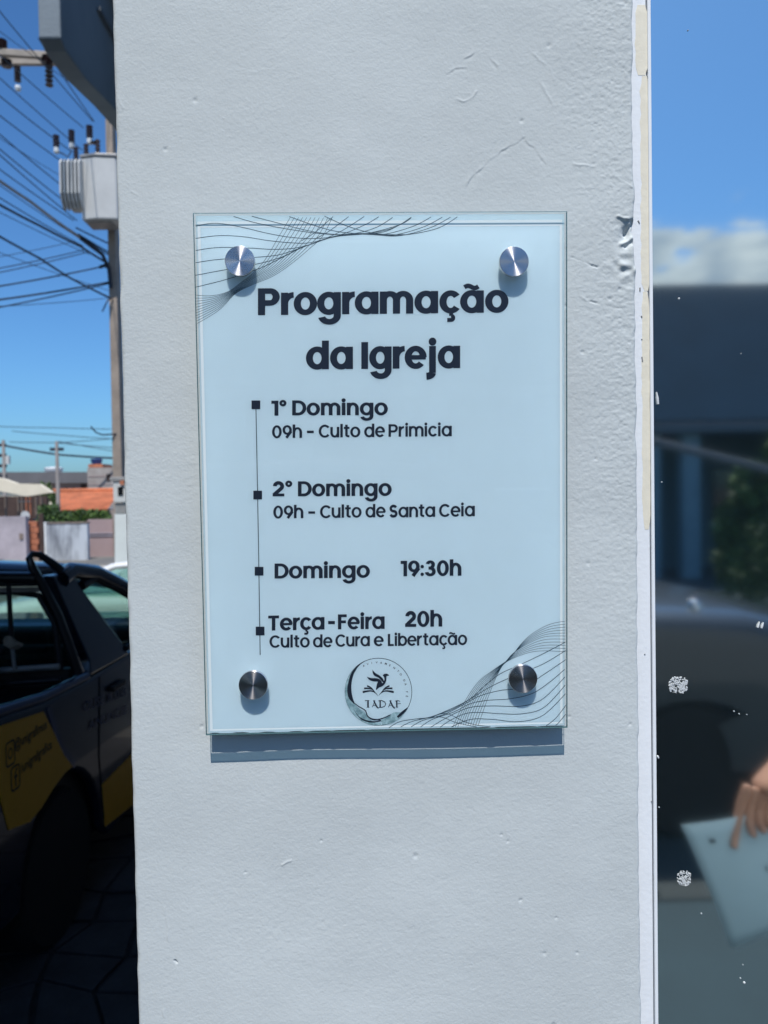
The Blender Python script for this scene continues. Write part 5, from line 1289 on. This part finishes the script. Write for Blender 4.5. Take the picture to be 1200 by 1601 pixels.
# the hand: palm and five fingers, pinching the sheet; finger roots inside the palm
h_ = np.array(rp(*hand)); tp = np.array(rp(*tip)); wr = np.array(rp(*wrist))
fw = (tp-h_); fw = fw/np.linalg.norm(fw); ax = np.array([0, 1.0, 0]); sd_ = np.cross(fw, ax); sd_ /= np.linalg.norm(sd_)
hv = [wr, (wr+h_)/2, h_]; skin_mesh('hand', hv, [(0, 1), (1, 2)], [(.027, .020), (.036, .019), (.038, .017)], 0, 'skin', per)
for i, (off, L, curl) in enumerate(((-.027, .088, .25), (-.009, .066, .9), (.009, .056, 1.1), (.026, .045, 1.2))):
    b0 = h_+sd_*off*.9-fw*.012; b1 = h_+sd_*off+fw*.030; b2 = b1+fw*L*.42*math.cos(curl*.5)-ax*L*.42*math.sin(curl*.5)*(-1); b3 = b2+fw*L*.33*math.cos(curl)+ax*L*.33*math.sin(curl); b4 = b3+fw*L*.2*math.cos(curl*1.6)+ax*L*.2*math.sin(curl*1.6)
    skin_mesh('finger', [b0, b1, b2, b3, b4], [(0, 1), (1, 2), (2, 3), (3, 4)], [.0105, .0100, .0090, .0082, .0070], 0, 'skin', per)
b0 = wr*.45+h_*.55+sd_*.02; skin_mesh('thumb', [b0, h_+sd_*.045+ax*.012-fw*.0, h_+sd_*.048+ax*.030+fw*.028, h_+sd_*.040+ax*.034+fw*.052], [(0, 1), (1, 2), (2, 3)], [.015, .0125, .011, .009], 0, 'skin', per)
skin_mesh('shirt', [(0, 0, .93), (0, .01, 1.12), (0, 0, 1.33), (0, -.01, 1.445), (-.185, -.01, 1.415), (-.155, .01, 1.26), (.185, -.01, 1.415), (.225, -.02, 1.26)], [(0, 1), (1, 2), (2, 3), (3, 4), (4, 5), (3, 6), (6, 7)],
          [(.185, .135), (.175, .125), (.18, .125), (.115, .095), .072, .064, .072, .064], 0, 'shirt_navy', per)
skin_mesh('trousers', [(0, 0, .97), (-.10, 0, .90), (-.11, .01, .52), (-.12, -.02, .13), (.10, 0, .90), (.11, .01, .52), (.12, -.02, .13)], [(0, 1), (1, 2), (2, 3), (0, 4), (4, 5), (5, 6)], [(.155, .12), .10, .075, .062, .10, .075, .062], 0, 'trousers', per)
for s in (-1, 1): skin_mesh('shoe', [(.12*s, -.06, .05), (.12*s, .04, .05), (.12*s, .15, .035)], [(0, 1), (1, 2)], [(.045, .045), (.048, .042), (.042, .028)], 0, 'rubber', per)
skin_mesh('hair', [(0, -.005, 1.66), (0, .005, 1.74), (0, .05, 1.775)], [(0, 1), (1, 2)], [(.080, .075), (.084, .088), (.06, .05)], 0, 'hair', per)
skin_mesh('nose', [(0, .118, 1.69), (0, .138, 1.66)], [(0, 1)], [.010, .014], 0, 'skin', per)
for s in (-1, 1):
    MB().lathe([(.001, -.013), (.009, -.009), (.013, 0), (.009, .009), (.001, .013)], 12, (.032*s, .108, 1.695), 'y').build('eye', 'eye_white', per, smooth=True)
    MB().lathe([(.001, -.01), (.018, -.008), (.028, 0), (.018, .006), (.001, .008)], 12, (.080*s, .03, 1.68), 'x').build('ear', 'skin', per, smooth=True)
MB().tube([(-.025, .118, 1.625), (0, .126, 1.622), (.025, .118, 1.625)], .006, 6).build('mouth', 'brick_red', per, smooth=True)
# the sheet it holds
c1, c2, c3, c4 = MIR(1064, 1290, .80), MIR(1212, 1262, .80), MIR(1262, 1430, .82), MIR(1146, 1486, .84)
sheet = []; n_ = 10
for j in range(n_+1):
    for i in range(n_+1):
        s, t = i/n_, j/n_; p = (c1*(1-s)+c2*s)*(1-t)+(c4*(1-s)+c3*s)*t
        sheet.append(p+np.array([0, .018*math.sin(PI*t)*(1-s*.4)+.01*math.sin(PI*s)-.012*t, 0])-c1)
o = MB().add(sheet, [(j*(n_+1)+i, j*(n_+1)+i+1, (j+1)*(n_+1)+i+1, (j+1)*(n_+1)+i) for j in range(n_) for i in range(n_)]).build('paper_sheet', 'paper_white', smooth=True, fix=False)
m = MB()
for (s0, t0, w0, h0) in ((.20, .12, .020, .010), (.66, .42, .006, .016), (.71, .42, .006, .016), (.76, .43, .006, .016)):
    q_ = []
    for ds, dt in ((0, 0), (1, 0), (1, 1), (0, 1)):
        s1, t1_ = s0+ds*w0*3, t0+dt*h0*3
        p = (c1*(1-s1)+c2*s1)*(1-t1_)+(c4*(1-s1)+c3*s1)*t1_; q_.append(p+np.array([0, .018*math.sin(PI*t1_)*(1-s1*.4)+.01*math.sin(PI*s1)-.012*t1_+.0016, 0])-c1)
    m.add(q_, [(0, 1, 2, 3)])
m.build('printed_mark', 'sticker_ink', o, fix=False)['kind'] = 'stuff'
o.location = c1; s_ = o.modifiers.new('t', 'SOLIDIFY'); s_.thickness = .0008; tag(o, 'pale sheet hanging from the person\'s hand, reflected in the door', 'sheet')
